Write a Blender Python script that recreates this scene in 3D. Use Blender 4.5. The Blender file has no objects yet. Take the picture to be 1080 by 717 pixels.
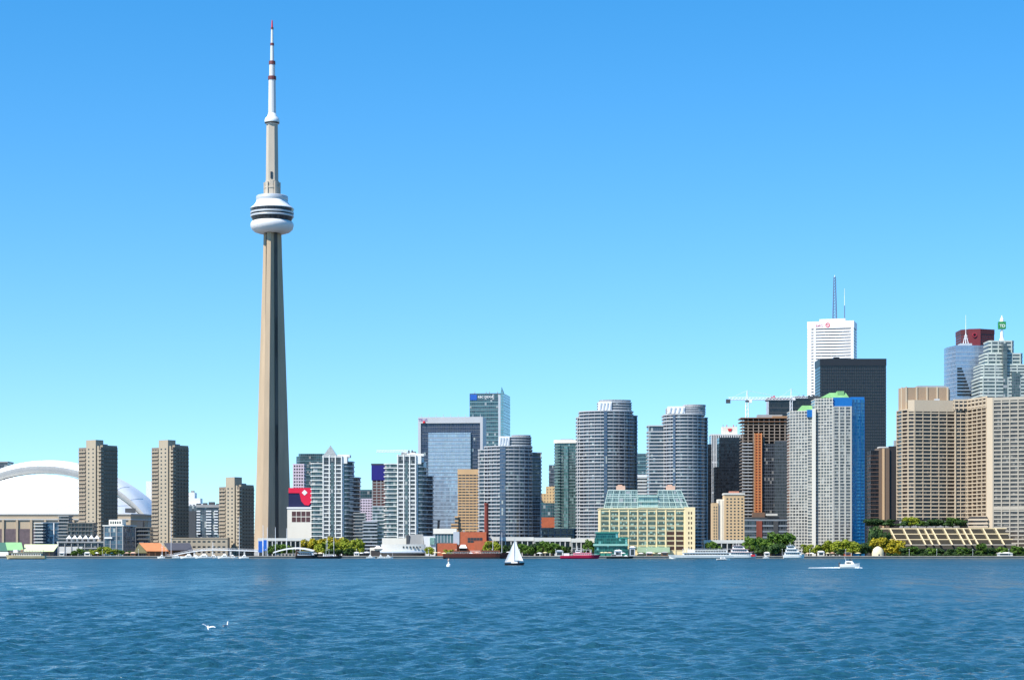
import bpy, math, random
import numpy as np
R = math.radians
sc = bpy.context.scene
COL = sc.collection
rng = random.Random(11)

# ------------------------------------------------------------------ camera, sky, sun, exposure
F, HY, CH, G = 2180.0, 583.0, 4.0, 1.6      # focal length in photo pixels, horizon row, eye height, quay height
cam_d = bpy.data.cameras.new('camera')
cam = bpy.data.objects.new('camera', cam_d)
COL.objects.link(cam)
cam.location = (0, 0, CH)
cam.rotation_euler = (R(90), 0, 0)
cam_d.sensor_width = 36
cam_d.lens = 36 * F / 1080
cam_d.shift_y = (HY - 358.3) / 1080
cam_d.clip_start = 0.5
cam_d.clip_end = 60000
sc.camera = cam

SUN_EL, SUN_LEFT = 47.0, 50.0     # elevation, degrees to the left of straight behind the camera
w = bpy.data.worlds.new('World')
sc.world = w
w.use_nodes = True
nt = w.node_tree
nt.nodes.clear()
out = nt.nodes.new('ShaderNodeOutputWorld')
bg = nt.nodes.new('ShaderNodeBackground')
sky = nt.nodes.new('ShaderNodeTexSky')
sky.sky_type = 'NISHITA'
sky.sun_disc = False
sky.sun_elevation = R(SUN_EL)
sky.sun_rotation = R(180 + SUN_LEFT)
sky.altitude = 0
sky.air_density = 1.3
sky.dust_density = 0.0
sky.ozone_density = 2.5
geo = nt.nodes.new('ShaderNodeTexCoord')
mp = nt.nodes.new('ShaderNodeMapping')
mp.inputs['Scale'].default_value = (1, 1, 1.2)
mp.inputs['Location'].default_value = (0, 0, .10)
hsv = nt.nodes.new('ShaderNodeHueSaturation')
hsv.inputs['Saturation'].default_value = 1.46
hsv.inputs['Hue'].default_value = 0.501
nt.links.new(geo.outputs['Generated'], mp.inputs['Vector'])
nt.links.new(mp.outputs['Vector'], sky.inputs['Vector'])
nt.links.new(sky.outputs['Color'], hsv.inputs['Color'])
nt.links.new(hsv.outputs['Color'], bg.inputs['Color'])
bg.inputs['Strength'].default_value = 0.15
nt.links.new(bg.outputs['Background'], out.inputs['Surface'])

sd = bpy.data.lights.new('sun', 'SUN')
sd.energy = 5.0
sd.angle = R(0.53)
sd.color = (1.0, 0.94, 0.84)
sun = bpy.data.objects.new('sun', sd)
COL.objects.link(sun)
sun.rotation_euler = (R(90 - SUN_EL), 0, R(-SUN_LEFT))
sc.view_settings.view_transform = 'Standard'
sc.view_settings.look = 'None'
sc.view_settings.exposure = 0.56
sc.view_settings.gamma = 1.0
sc.view_settings.use_curve_mapping = False
sc.render.film_transparent = False

# ------------------------------------------------------------------ helpers: photo measure -> metres
def X(px, d): return (px - 540.0) * d / F
def Z(py, d): return CH + (HY - py) * d / F
def S(d): return d / F

def empty(name, loc, label=None, cat=None, group=None, rz=0.0, parent=None):
    o = bpy.data.objects.new(name, None)
    o.empty_display_size = 1.0
    COL.objects.link(o)
    o.location = loc
    o.rotation_euler = (0, 0, rz)
    tag(o, label, cat, group)
    return o

def tag(o, label=None, cat=None, group=None, kind=None):
    if label: o['label'] = label
    if cat: o['category'] = cat
    if group: o['group'] = group
    if kind: o['kind'] = kind
    return o

class MB:
    """collects faces (with uv in metres) for one mesh"""
    def __init__(s):
        s.v, s.f, s.uv, s.m = [], [], [], []
    def face(s, pts, uv=None, m=0):
        i = len(s.v)
        s.v += [tuple(p) for p in pts]
        s.f.append(tuple(range(i, i + len(pts))))
        if uv is None: uv = [(p[0] + p[1], p[2]) for p in pts]
        s.uv.append(uv)
        s.m.append(m)
    def box(s, x0, x1, y0, y1, z0, z1, m=0):
        return s.prism([(x0, y0), (x1, y0), (x1, y1), (x0, y1)], z0, z1, m=m)
    def prism(s, poly, z0, z1, poly1=None, cap=True, m=0, mc=None):
        n = len(poly)
        p1 = poly1 or poly
        u = 0.0
        for i in range(n):
            j = (i + 1) % n
            a, b, c, d = poly[i], poly[j], p1[j], p1[i]
            L = math.hypot(b[0] - a[0], b[1] - a[1])
            s.face([(a[0], a[1], z0), (b[0], b[1], z0), (c[0], c[1], z1), (d[0], d[1], z1)],
                   [(u, z0), (u + L, z0), (u + L, z1), (u, z1)], m)
            u += L
        if cap:
            mm = m if mc is None else mc
            s.face([(p[0], p[1], z1) for p in p1], [(p[0], p[1]) for p in p1], mm)
            s.face([(p[0], p[1], z0) for p in reversed(poly)], [(p[0], p[1]) for p in reversed(poly)], mm)
        return s
    def lathe(s, prof, n=32, cx=0, cy=0, m=0):
        for k in range(n):
            a, b = 2 * math.pi * k / n, 2 * math.pi * (k + 1) / n
            for (r0, z0), (r1, z1) in zip(prof, prof[1:]):
                pts = [(cx + r0 * math.cos(a), cy + r0 * math.sin(a), z0), (cx + r0 * math.cos(b), cy + r0 * math.sin(b), z0),
                       (cx + r1 * math.cos(b), cy + r1 * math.sin(b), z1), (cx + r1 * math.cos(a), cy + r1 * math.sin(a), z1)]
                ra = max(r0, r1)
                uv = [(a * ra, z0), (b * ra, z0), (b * ra, z1), (a * ra, z1)]
                if r0 < 1e-5: pts, uv = pts[1:], uv[1:]
                elif r1 < 1e-5: pts, uv = pts[:3], uv[:3]
                s.face(pts, uv, m)
        return s
    def bar(s, p0, p1, r0, r1=None, n=6, m=0):
        r1 = r0 if r1 is None else r1
        a, b = np.array(p0, float), np.array(p1, float)
        d = b - a
        L = np.linalg.norm(d)
        d /= L
        h = np.array((0, 0, 1.0)) if abs(d[2]) < 0.9 else np.array((1.0, 0, 0))
        e1 = np.cross(d, h); e1 /= np.linalg.norm(e1)
        e2 = np.cross(d, e1)
        ra = [a + r0 * (math.cos(2 * math.pi * k / n) * e1 + math.sin(2 * math.pi * k / n) * e2) for k in range(n)]
        rb = [b + r1 * (math.cos(2 * math.pi * k / n) * e1 + math.sin(2 * math.pi * k / n) * e2) for k in range(n)]
        for k in range(n):
            j = (k + 1) % n
            s.face([ra[j], ra[k], rb[k], rb[j]], None, m)
        s.face(ra, None, m)
        s.face(list(reversed(rb)), None, m)
        return s
    def mesh(s, name, mats, smooth=False):
        me = bpy.data.meshes.new(name)
        me.from_pydata(s.v, [], s.f)
        uvl = me.uv_layers.new(name='UVMap')
        flat = [c for f in s.uv for p in f for c in p]
        uvl.data.foreach_set('uv', flat)
        mats = mats if isinstance(mats, (list, tuple)) else [mats]
        for m in mats: me.materials.append(m)
        me.polygons.foreach_set('material_index', s.m)
        if smooth: me.polygons.foreach_set('use_smooth', [True] * len(s.f))
        me.update()
        return me
    def build(s, name, mats, parent=None, loc=(0, 0, 0), rz=0, smooth=False, weld=False):
        me = s.mesh(name, mats, smooth)
        if smooth or weld:
            import bmesh
            b = bmesh.new(); b.from_mesh(me)
            bmesh.ops.remove_doubles(b, verts=b.verts, dist=0.0005)
            b.to_mesh(me); b.free()
        o = bpy.data.objects.new(name, me)
        COL.objects.link(o)
        o.parent = parent
        o.location = loc
        o.rotation_euler = (0, 0, rz)
        return o

def again(o, loc, rz=None, parent=None):
    """copy of one part at another place (shares the mesh)"""
    c = o.copy()
    COL.objects.link(c)
    c.parent = parent or o.parent
    c.location = loc
    if rz is not None: c.rotation_euler = (0, 0, rz)
    return c

def kids(o): return [c for c in bpy.data.objects if c.parent == o]

def copy_tree(o, parent=None):
    c = o.copy()
    COL.objects.link(c)
    if parent: c.parent = parent
    for ch in list(o.children): copy_tree(ch, c)
    return c

ORD = ['first', 'second', 'third', 'fourth', 'fifth', 'sixth', 'seventh', 'eighth', 'ninth', 'tenth', 'eleventh', 'twelfth',
       'thirteenth', 'fourteenth', 'fifteenth', 'sixteenth', 'seventeenth', 'eighteenth', 'nineteenth', 'twentieth']
def nth(i, n):
    if i == 0: return 'leftmost'
    if i == n - 1: return 'rightmost'
    return ORD[i] + ' from left'

# ------------------------------------------------------------------ materials
def hx(h, k=1.0):
    c = []
    for i in (0, 2, 4):
        v = int(h[i:i + 2], 16) / 255
        v = v / 12.92 if v <= 0.04045 else ((v + 0.055) / 1.055) ** 2.4
        c.append(min(1, v * k))
    return tuple(c) + (1,)

def new_mat(name):
    m = bpy.data.materials.new(name)
    m.use_nodes = True
    t = m.node_tree
    return m, t, t.nodes['Principled BSDF']

def N(t, kind, **kw):
    n = t.nodes.new(kind)
    for k, v in kw.items(): setattr(n, k, v)
    return n

def math_n(t, op, a, b=None):
    n = N(t, 'ShaderNodeMath', operation=op)
    for i, q in enumerate((a, b)):
        if q is None: continue
        if isinstance(q, (int, float)): n.inputs[i].default_value = q
        else: t.links.new(q, n.inputs[i])
    return n.outputs[0]

def mixc(t, fac, a, b, blend='MIX'):
    n = N(t, 'ShaderNodeMix', data_type='RGBA', blend_type=blend)
    for i, q in ((0, fac), (6, a), (7, b)):
        if isinstance(q, (int, float)): n.inputs[i].default_value = q
        elif isinstance(q, tuple): n.inputs[i].default_value = q
        else: t.links.new(q, n.inputs[i])
    return n.outputs[2]

def mixf(t, fac, a, b):
    n = N(t, 'ShaderNodeMix', data_type='FLOAT')
    for i, q in ((0, fac), (2, a), (3, b)):
        if isinstance(q, (int, float)): n.inputs[i].default_value = q
        else: t.links.new(q, n.inputs[i])
    return n.outputs[0]

MATS = {}
def plain(name, c, rough=0.7, var=0.16, scale=0.25, streak=True, metal=0.0, spec=0.4):
    """painted / concrete / stone surface with uneven tone and weather streaks"""
    if name in MATS: return MATS[name]
    m, t, p = new_mat(name)
    tc = N(t, 'ShaderNodeTexCoord')
    mp = N(t, 'ShaderNodeMapping')
    mp.inputs['Scale'].default_value = (1, 1, 0.18 if streak else 1)
    t.links.new(tc.outputs['Object'], mp.inputs['Vector'])
    n1 = N(t, 'ShaderNodeTexNoise')
    n1.inputs['Scale'].default_value = scale
    n1.inputs['Detail'].default_value = 5
    t.links.new(mp.outputs['Vector'], n1.inputs['Vector'])
    f = math_n(t, 'MULTIPLY_ADD', n1.outputs['Fac'], var * 2.4)
    f.node.inputs[2].default_value = 1 - var * 1.2
    vm = N(t, 'ShaderNodeVectorMath', operation='SCALE')
    vm.inputs[0].default_value = c[:3]
    t.links.new(f, vm.inputs['Scale'])
    t.links.new(vm.outputs[0], p.inputs['Base Color'])
    p.inputs['Roughness'].default_value = rough
    p.inputs['Metallic'].default_value = metal
    p.inputs['Specular IOR Level'].default_value = spec
    MATS[name] = m
    return m

def cellmask(t, bay, fh, wf, hf, u0=0.0, v0=0.0):
    """(mask inside a window cell, random value per cell, random colour per cell)"""
    uv = N(t, 'ShaderNodeUVMap')
    sp = N(t, 'ShaderNodeSeparateXYZ')
    t.links.new(uv.outputs[0], sp.inputs[0])
    u = math_n(t, 'ADD', math_n(t, 'DIVIDE', sp.outputs[0], bay), u0)
    v = math_n(t, 'ADD', math_n(t, 'DIVIDE', sp.outputs[1], fh), v0)
    fu, fv = math_n(t, 'FRACT', u), math_n(t, 'FRACT', v)
    mu = math_n(t, 'LESS_THAN', math_n(t, 'ABSOLUTE', math_n(t, 'SUBTRACT', fu, 0.5)), wf / 2)
    mv = math_n(t, 'LESS_THAN', math_n(t, 'ABSOLUTE', math_n(t, 'SUBTRACT', fv, 0.5)), hf / 2)
    mask = math_n(t, 'MULTIPLY', mu, mv)
    cb = N(t, 'ShaderNodeCombineXYZ')
    t.links.new(math_n(t, 'FLOOR', u), cb.inputs[0])
    t.links.new(math_n(t, 'FLOOR', v), cb.inputs[1])
    oi = N(t, 'ShaderNodeObjectInfo')
    t.links.new(math_n(t, 'MULTIPLY', oi.outputs['Random'], 91.0), cb.inputs[2])
    wn = N(t, 'ShaderNodeTexWhiteNoise', noise_dimensions='3D')
    t.links.new(cb.outputs[0], wn.inputs['Vector'])
    return mask, wn.outputs['Value'], wn.outputs['Color']

def glass(name, dark, light, bay=1.6, fh=3.0, metal=0.25, rough=0.08, frame=(0.12, 0.13, 0.15, 1), wf=0.9, hf=0.86, blinds=0.12, wob=0.035, blind_col=(0.35, 0.34, 0.31, 1)):
    """curtain wall: panes of slightly different tone, tilt and gloss, thin frames, some drawn blinds"""
    if name in MATS: return MATS[name]
    m, t, p = new_mat(name)
    mask, val, colr = cellmask(t, bay, fh, wf, hf)
    pane = mixc(t, val, dark, light)
    bl = math_n(t, 'LESS_THAN', val, blinds)
    pane = mixc(t, bl, pane, blind_col)
    t.links.new(mixc(t, mask, frame, pane), p.inputs['Base Color'])
    t.links.new(mixf(t, mask, 0.45, rough), p.inputs['Roughness'])
    t.links.new(math_n(t, 'MULTIPLY', mask, metal), p.inputs['Metallic'])
    p.inputs['Specular IOR Level'].default_value = 0.6
    ge = N(t, 'ShaderNodeNewGeometry')
    v1 = N(t, 'ShaderNodeVectorMath', operation='SUBTRACT')
    t.links.new(colr, v1.inputs[0]); v1.inputs[1].default_value = (0.5, 0.5, 0.5)
    v2 = N(t, 'ShaderNodeVectorMath', operation='SCALE')
    t.links.new(v1.outputs[0], v2.inputs[0]); v2.inputs['Scale'].default_value = wob
    v3 = N(t, 'ShaderNodeVectorMath', operation='ADD')
    t.links.new(v2.outputs[0], v3.inputs[0]); t.links.new(ge.outputs['Normal'], v3.inputs[1])
    v4 = N(t, 'ShaderNodeVectorMath', operation='NORMALIZE')
    t.links.new(v3.outputs[0], v4.inputs[0])
    t.links.new(v4.outputs[0], p.inputs['Normal'])
    MATS[name] = m
    return m

def punched(name, wall, pane, bay=3.0, fh=3.0, wf=0.5, hf=0.5, rough=0.7, var=0.2, u0=0.0, v0=0.0):
    """wall with a grid of small windows (surface pattern of far or secondary faces)"""
    if name in MATS: return MATS[name]
    m, t, p = new_mat(name)
    mask, val, colr = cellmask(t, bay, fh, wf, hf, u0, v0)
    tc = N(t, 'ShaderNodeTexCoord')
    n1 = N(t, 'ShaderNodeTexNoise')
    n1.inputs['Scale'].default_value = 0.15
    n1.inputs['Detail'].default_value = 5
    t.links.new(tc.outputs['Object'], n1.inputs['Vector'])
    f = math_n(t, 'MULTIPLY_ADD', n1.outputs['Fac'], var * 2)
    f.node.inputs[2].default_value = 1 - var
    vm = N(t, 'ShaderNodeVectorMath', operation='SCALE')
    vm.inputs[0].default_value = wall[:3]
    t.links.new(f, vm.inputs['Scale'])
    pc = mixc(t, val, tuple(c * 0.5 for c in pane[:3]) + (1,), tuple(min(1, c * 1.6) for c in pane[:3]) + (1,))
    t.links.new(mixc(t, mask, vm.outputs[0], pc), p.inputs['Base Color'])
    t.links.new(mixf(t, mask, rough, 0.12), p.inputs['Roughness'])
    MATS[name] = m
    return m

def leafmat(name, c1, c2):
    if name in MATS: return MATS[name]
    m, t, p = new_mat(name)
    tc = N(t, 'ShaderNodeTexCoord')
    n1 = N(t, 'ShaderNodeTexNoise')
    n1.inputs['Scale'].default_value = 0.55
    n1.inputs['Detail'].default_value = 3
    t.links.new(tc.outputs['Object'], n1.inputs['Vector'])
    oi = N(t, 'ShaderNodeObjectInfo')
    f = math_n(t, 'ADD', math_n(t, 'MULTIPLY', n1.outputs['Fac'], 1.1), math_n(t, 'MULTIPLY', oi.outputs['Random'], 0.5))
    f = math_n(t, 'SUBTRACT', f, 0.3)
    f.node.use_clamp = True
    t.links.new(mixc(t, f, c1, c2), p.inputs['Base Color'])
    p.inputs['Roughness'].default_value = 0.6
    p.inputs['Specular IOR Level'].default_value = 0.25
    MATS[name] = m
    return m
# ------------------------------------------------------------------ materials used by many things
CONC = plain('tower_concrete', (.42, .32, .215, 1), .85, .2, .12)
WHITE = plain('white_paint', (.78, .78, .76, 1), .45, .06, .2)
CREAMW = plain('warm_white', (.72, .68, .58, 1), .7, .1, .1)
OFFWH = plain('off_white_concrete', (.58, .57, .52, 1), .75, .12, .1)
GREYC = plain('grey_concrete', (.30, .30, .29, 1), .8, .18, .15)
LGREY = plain('light_grey_metal', (.50, .52, .54, 1), .45, .1, .1, metal=.2)
DGREY = plain('dark_grey', (.06, .065, .07, 1), .6, .2, .2)
BLACKM = plain('black_metal', (.012, .013, .016, 1), .4, .2, .2)
BROWN = plain('brown_concrete', (.27, .225, .165, 1), .85, .2, .15)
BROWN_L = plain('pale_brown_concrete', (.37, .31, .225, 1), .85, .16, .15)
BRICK = plain('red_brick', (.42, .11, .05, 1), .85, .25, .5, streak=False)
REDP = plain('red_paint', (.55, .02, .03, 1), .5, .12, .2)
TIMBER = plain('timber', (.16, .08, .04, 1), .8, .3, .5)
STEELW = plain('white_steel', (.75, .76, .77, 1), .4, .08, .3)
QUAYM = plain('quay_stone', (.30, .27, .23, 1), .9, .3, .3)
PAVE = plain('paving', (.13, .125, .12, 1), .9, .25, .05, streak=False)
DARKWIN = plain('dark_window', (.02, .026, .032, 1), .12, .35, .7, streak=False, spec=.6)
SAIL = plain('sail_cloth', (.80, .79, .76, 1), .8, .08, .6)
CANVAS = plain('white_canvas', (.78, .77, .73, 1), .85, .08, .6)

# ------------------------------------------------------------------ setting: water, ground
def make_water():
    m, t, p = new_mat('lake_water')
    p.inputs['Base Color'].default_value = (0.014, 0.066, 0.092, 1)
    p.inputs['Roughness'].default_value = 0.07
    p.inputs['IOR'].default_value = 1.333
    tc = N(t, 'ShaderNodeTexCoord')
    prev = None
    for sc_, st, sx in ((1.4, .22, 1.0), (3.6, .16, 0.8), (0.22, .06, 1.0)):
        mp = N(t, 'ShaderNodeMapping')
        mp.inputs['Scale'].default_value = (sx, 1, 1)
        mp.inputs['Rotation'].default_value = (0, 0, R(14))
        t.links.new(tc.outputs['Object'], mp.inputs['Vector'])
        n = N(t, 'ShaderNodeTexNoise')
        n.inputs['Scale'].default_value = sc_
        n.inputs['Detail'].default_value = 3
        t.links.new(mp.outputs['Vector'], n.inputs['Vector'])
        b = N(t, 'ShaderNodeBump')
        b.inputs['Strength'].default_value = 1.0
        b.inputs['Distance'].default_value = st
        t.links.new(n.outputs['Fac'], b.inputs['Height'])
        if prev: t.links.new(prev, b.inputs['Normal'])
        prev = b.outputs['Normal']
    t.links.new(prev, p.inputs['Normal'])
    # patches of ruffled and calm water: broad tone and gloss change
    n = N(t, 'ShaderNodeTexNoise')
    mp = N(t, 'ShaderNodeMapping')
    mp.inputs['Scale'].default_value = (.018, .006, 1)
    t.links.new(tc.outputs['Object'], mp.inputs['Vector'])
    t.links.new(mp.outputs['Vector'], n.inputs['Vector'])
    n.inputs['Scale'].default_value = 1.0
    n.inputs['Detail'].default_value = 4
    n3 = N(t, 'ShaderNodeTexNoise')           # cat's paws: short streaks of ruffled water
    mp3 = N(t, 'ShaderNodeMapping')
    mp3.inputs['Scale'].default_value = (.22, .045, 1)
    mp3.inputs['Rotation'].default_value = (0, 0, R(6))
    t.links.new(tc.outputs['Object'], mp3.inputs['Vector'])
    t.links.new(mp3.outputs['Vector'], n3.inputs['Vector'])
    n3.inputs['Scale'].default_value = 1.0
    n3.inputs['Detail'].default_value = 5
    sx = N(t, 'ShaderNodeSeparateXYZ')
    t.links.new(tc.outputs['Object'], sx.inputs[0])
    off = N(t, 'ShaderNodeMapRange')          # further out the small waves are finer than the mesh: they act as roughness
    off.inputs['From Min'].default_value = 80; off.inputs['From Max'].default_value = 600
    off.inputs['To Min'].default_value = 0.0; off.inputs['To Max'].default_value = 0.17
    t.links.new(sx.outputs[1], off.inputs['Value'])
    t.links.new(math_n(t, 'ADD', math_n(t, 'ADD', mixf(t, n.outputs['Fac'], -.02, 0.20), mixf(t, n3.outputs['Fac'], -.16, .30)), off.outputs[0]), p.inputs['Roughness'])
    rl = p.inputs['Roughness'].links[0].from_socket
    t.links.new(math_n(t, 'MINIMUM', math_n(t, 'MAXIMUM', rl, .05), .6), p.inputs['Roughness'])
    # wave sheet: finer near the viewer, reaching the quay
    ys = [48.0]
    while ys[-1] < 1597: ys.append(ys[-1] * 1.0027)
    ys = np.array(ys + [1600.0, 1601.0])
    ta = np.linspace(-.42, .42, 1000)
    Yg, Tg = np.meshgrid(ys, ta, indexing='ij')
    Xg = (Yg + 90) * Tg
    rs = np.random.RandomState(4)
    H = np.zeros_like(Xg)
    for k in range(60):
        lam = 0.34 * (6.5 ** rs.rand()) + .2
        ang = R(-70 + rs.randn() * 40)
        kx, ky = 2 * np.pi / lam * np.cos(ang), 2 * np.pi / lam * np.sin(ang)
        amp = 0.0062 * lam ** 0.95
        fade = np.clip((lam - 2.2 * Yg * .0027) / (lam * .5), 0, 1)
        H += fade * amp * np.sin(kx * Xg + ky * Yg + rs.rand() * 6.28)
    H = H + .35 * np.maximum(H, 0) ** 1.2
    nr, nc = Xg.shape
    verts = np.stack([Xg, Yg, H], -1).reshape(-1, 3)
    i = np.arange(nr * nc).reshape(nr, nc)
    quads = np.stack([i[:-1, :-1], i[:-1, 1:], i[1:, 1:], i[1:, :-1]], -1).reshape(-1, 4)
    me = bpy.data.meshes.new('water')
    me.vertices.add(len(verts)); me.vertices.foreach_set('co', verts.ravel())
    me.loops.add(quads.size); me.loops.foreach_set('vertex_index', quads.ravel())
    me.polygons.add(len(quads))
    me.polygons.foreach_set('loop_start', np.arange(0, quads.size, 4))
    me.polygons.foreach_set('loop_total', np.full(len(quads), 4))
    me.polygons.foreach_set('use_smooth', np.ones(len(quads), bool))
    me.update(calc_edges=True)
    me.materials.append(m)
    o = bpy.data.objects.new('water', me)
    COL.objects.link(o)
    tag(o, 'rippled blue lake water in front of the city', 'water', kind='structure')
    b = MB()
    b.face([(-9000, -3000, -.2), (9000, -3000, -.2), (9000, 1600, -.2), (-9000, 1600, -.2)])
    o2 = b.build('deep_water', m)
    tag(o2, 'wide lake surface around the rippled water', 'water', kind='structure')

make_water()

b = MB()
b.face([(-30000, 1600, G), (30000, 1600, G), (30000, 45000, G), (-30000, 45000, G)])
b.face([(-30000, 1600, -3), (30000, 1600, -3), (30000, 1600, G), (-30000, 1600, G)], m=1)
tag(b.build('ground', [PAVE, QUAYM]), 'flat paved ground of the city behind the quay', 'ground', kind='structure')
b = MB()
b.box(X(-200, 1600), X(1300, 1600), 1599.4, 1601.6, 1.3, 1.95)
tag(b.build('quay_edge', QUAYM), 'pale stone edge of the quay along the water', 'quay', kind='structure')
b = MB()
b.face([(-2200, 1612, G + .006), (2200, 1612, G + .006), (2200, 1622, G + .006), (-2200, 1622, G + .006)])
tag(b.build('promenade', plain('promenade_boards', (.36, .31, .25, 1), .85, .2, .4, False)), 'boardwalk running along the quay', 'path', kind='structure')

# ------------------------------------------------------------------ tower kit
def place(name, label, cat, pl, pr, d, th=0.0, group=None, z=G):
    """an empty at the middle of a front face spanning photo columns pl..pr; nearest end at depth d; th>0 turns its right side into view"""
    a = R(th)
    ux, uy = math.cos(a), -math.sin(a)
    if th >= 0:
        cx, cy = X(pr, d), d
        k = (pl - 540) / F
        t = (cx - k * cy) / (ux - k * uy)
        mx, my = cx - ux * t / 2, cy - uy * t / 2
    else:
        cx, cy = X(pl, d), d
        k = (pr - 540) / F
        t = (k * cy - cx) / (ux - k * uy)
        mx, my = cx + ux * t / 2, cy + uy * t / 2
    return empty(name, (mx, my, z), label, cat, group, rz=-a), t

def side(o, W, px):
    """length of the side wall that ends at photo column px"""
    a = -o.rotation_euler[2]
    s = 1 if a >= 0 else -1
    cx = o.location.x + s * math.cos(a) * W / 2
    cy = o.location.y - s * math.sin(a) * W / 2
    vx, vy = math.sin(a), math.cos(a)
    k = (px - 540) / F
    return (k * cy - cx) / (vx - k * vy)

def lx(o, px):
    """local x on the front plane of o seen at photo column px"""
    a = -o.rotation_euler[2]
    k = (px - 540) / F
    ux, uy = math.cos(a), -math.sin(a)
    return (k * o.location.y - o.location.x) / (ux - k * uy)

def lz(o, py, extra=0.0): return Z(py, o.location.y + extra) - o.location.z

def rect(W, D, y0=0.0, x0=None):
    if x0 is None: x0 = -W / 2
    return [(x0, y0), (x0 + W, y0), (x0 + W, y0 + D), (x0, y0 + D)]

def offs(poly, o):
    n = len(poly)
    res = []
    for i in range(n):
        p0, p, p1 = poly[i - 1], poly[i], poly[(i + 1) % n]
        def nrm(a, b):
            dx, dy = b[0] - a[0], b[1] - a[1]
            L = math.hypot(dx, dy) or 1
            return dy / L, -dx / L
        n0, n1 = nrm(p0, p), nrm(p, p1)
        den = max(.35, 1 + n0[0] * n1[0] + n0[1] * n1[1])
        res.append((p[0] + o * (n0[0] + n1[0]) / den, p[1] + o * (n0[1] + n1[1]) / den))
    return res

def core(o, poly, z0, z1, mat, name='glazing', roof=GREYC):
    return MB().prism(poly, z0, z1, mc=1).build(name, [mat, roof], o)

def slabs(o, poly, zs, th, out_, mat, name='floor_slab'):
    if not len(zs): return
    p = offs(poly, out_)
    first = MB().prism(p, 0, th).build(name, mat, o, (0, 0, zs[0]))
    for z in zs[1:]: again(first, (0, 0, z))

def fins(o, poly, edges, w_, out_, z0, z1, mat, name='pier', inset=0.0):
    """upright piers: edges = [(edge index, how many)]"""
    first = None
    for e, n in edges:
        a, c = poly[e], poly[(e + 1) % len(poly)]
        L = math.hypot(c[0] - a[0], c[1] - a[1])
        dx, dy = (c[0] - a[0]) / L, (c[1] - a[1]) / L
        rz = math.atan2(dy, dx)
        for k in range(n):
            f = 0.5 if n == 1 else k / (n - 1)
            s_ = inset + w_ / 2 + f * (L - w_ - 2 * inset)
            loc = (a[0] + dx * s_, a[1] + dy * s_, 0)
            if first is None:
                first = MB().box(-w_ / 2, w_ / 2, -out_, .4, z0, z1).build(name, mat, o, loc, rz)
            else: again(first, loc, rz)

def zrow(z0, z1, n): return [z0 + (z1 - z0) * i / n for i in range(n)]

def boxp(o, name, mat, x0, x1, y0, y1, z0, z1): return MB().box(x0, x1, y0, y1, z0, z1).build(name, mat, o)

def grid(o, name, mat, x0, x1, nx, w_, z0, z1, nz, h_, y=0.0, proud=.12, limit=100):
    """nx * nz window parts on a front plane"""
    first = None
    for i in range(nx):
        for j in range(nz):
            cx = x0 + (x1 - x0) * (i + .5) / nx
            cz = z0 + (z1 - z0) * (j + .5) / nz
            if first is None: first = MB().box(-w_ / 2, w_ / 2, -proud, .15, -h_ / 2, h_ / 2).build(name, mat, o, (cx, y, cz))
            else: again(first, (cx, y, cz))

def words(o, txt, size, mat, loc, name='lettering', depth=.15, bold=0.0):
    cu = bpy.data.curves.new(name, 'FONT')
    cu.body = txt; cu.size = size; cu.extrude = depth; cu.align_x = 'LEFT'; cu.offset = bold
    t = bpy.data.objects.new('tmp', cu)
    COL.objects.link(t)
    bpy.context.view_layer.update()
    dg = bpy.context.evaluated_depsgraph_get()
    me = bpy.data.meshes.new_from_object(t.evaluated_get(dg))
    bpy.data.objects.remove(t)
    me.name = name
    me.materials.clear(); me.materials.append(mat)
    c = bpy.data.objects.new(name, me)
    COL.objects.link(c)
    c.parent = o; c.location = loc; c.rotation_euler = (R(90), 0, 0)
    return c

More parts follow.
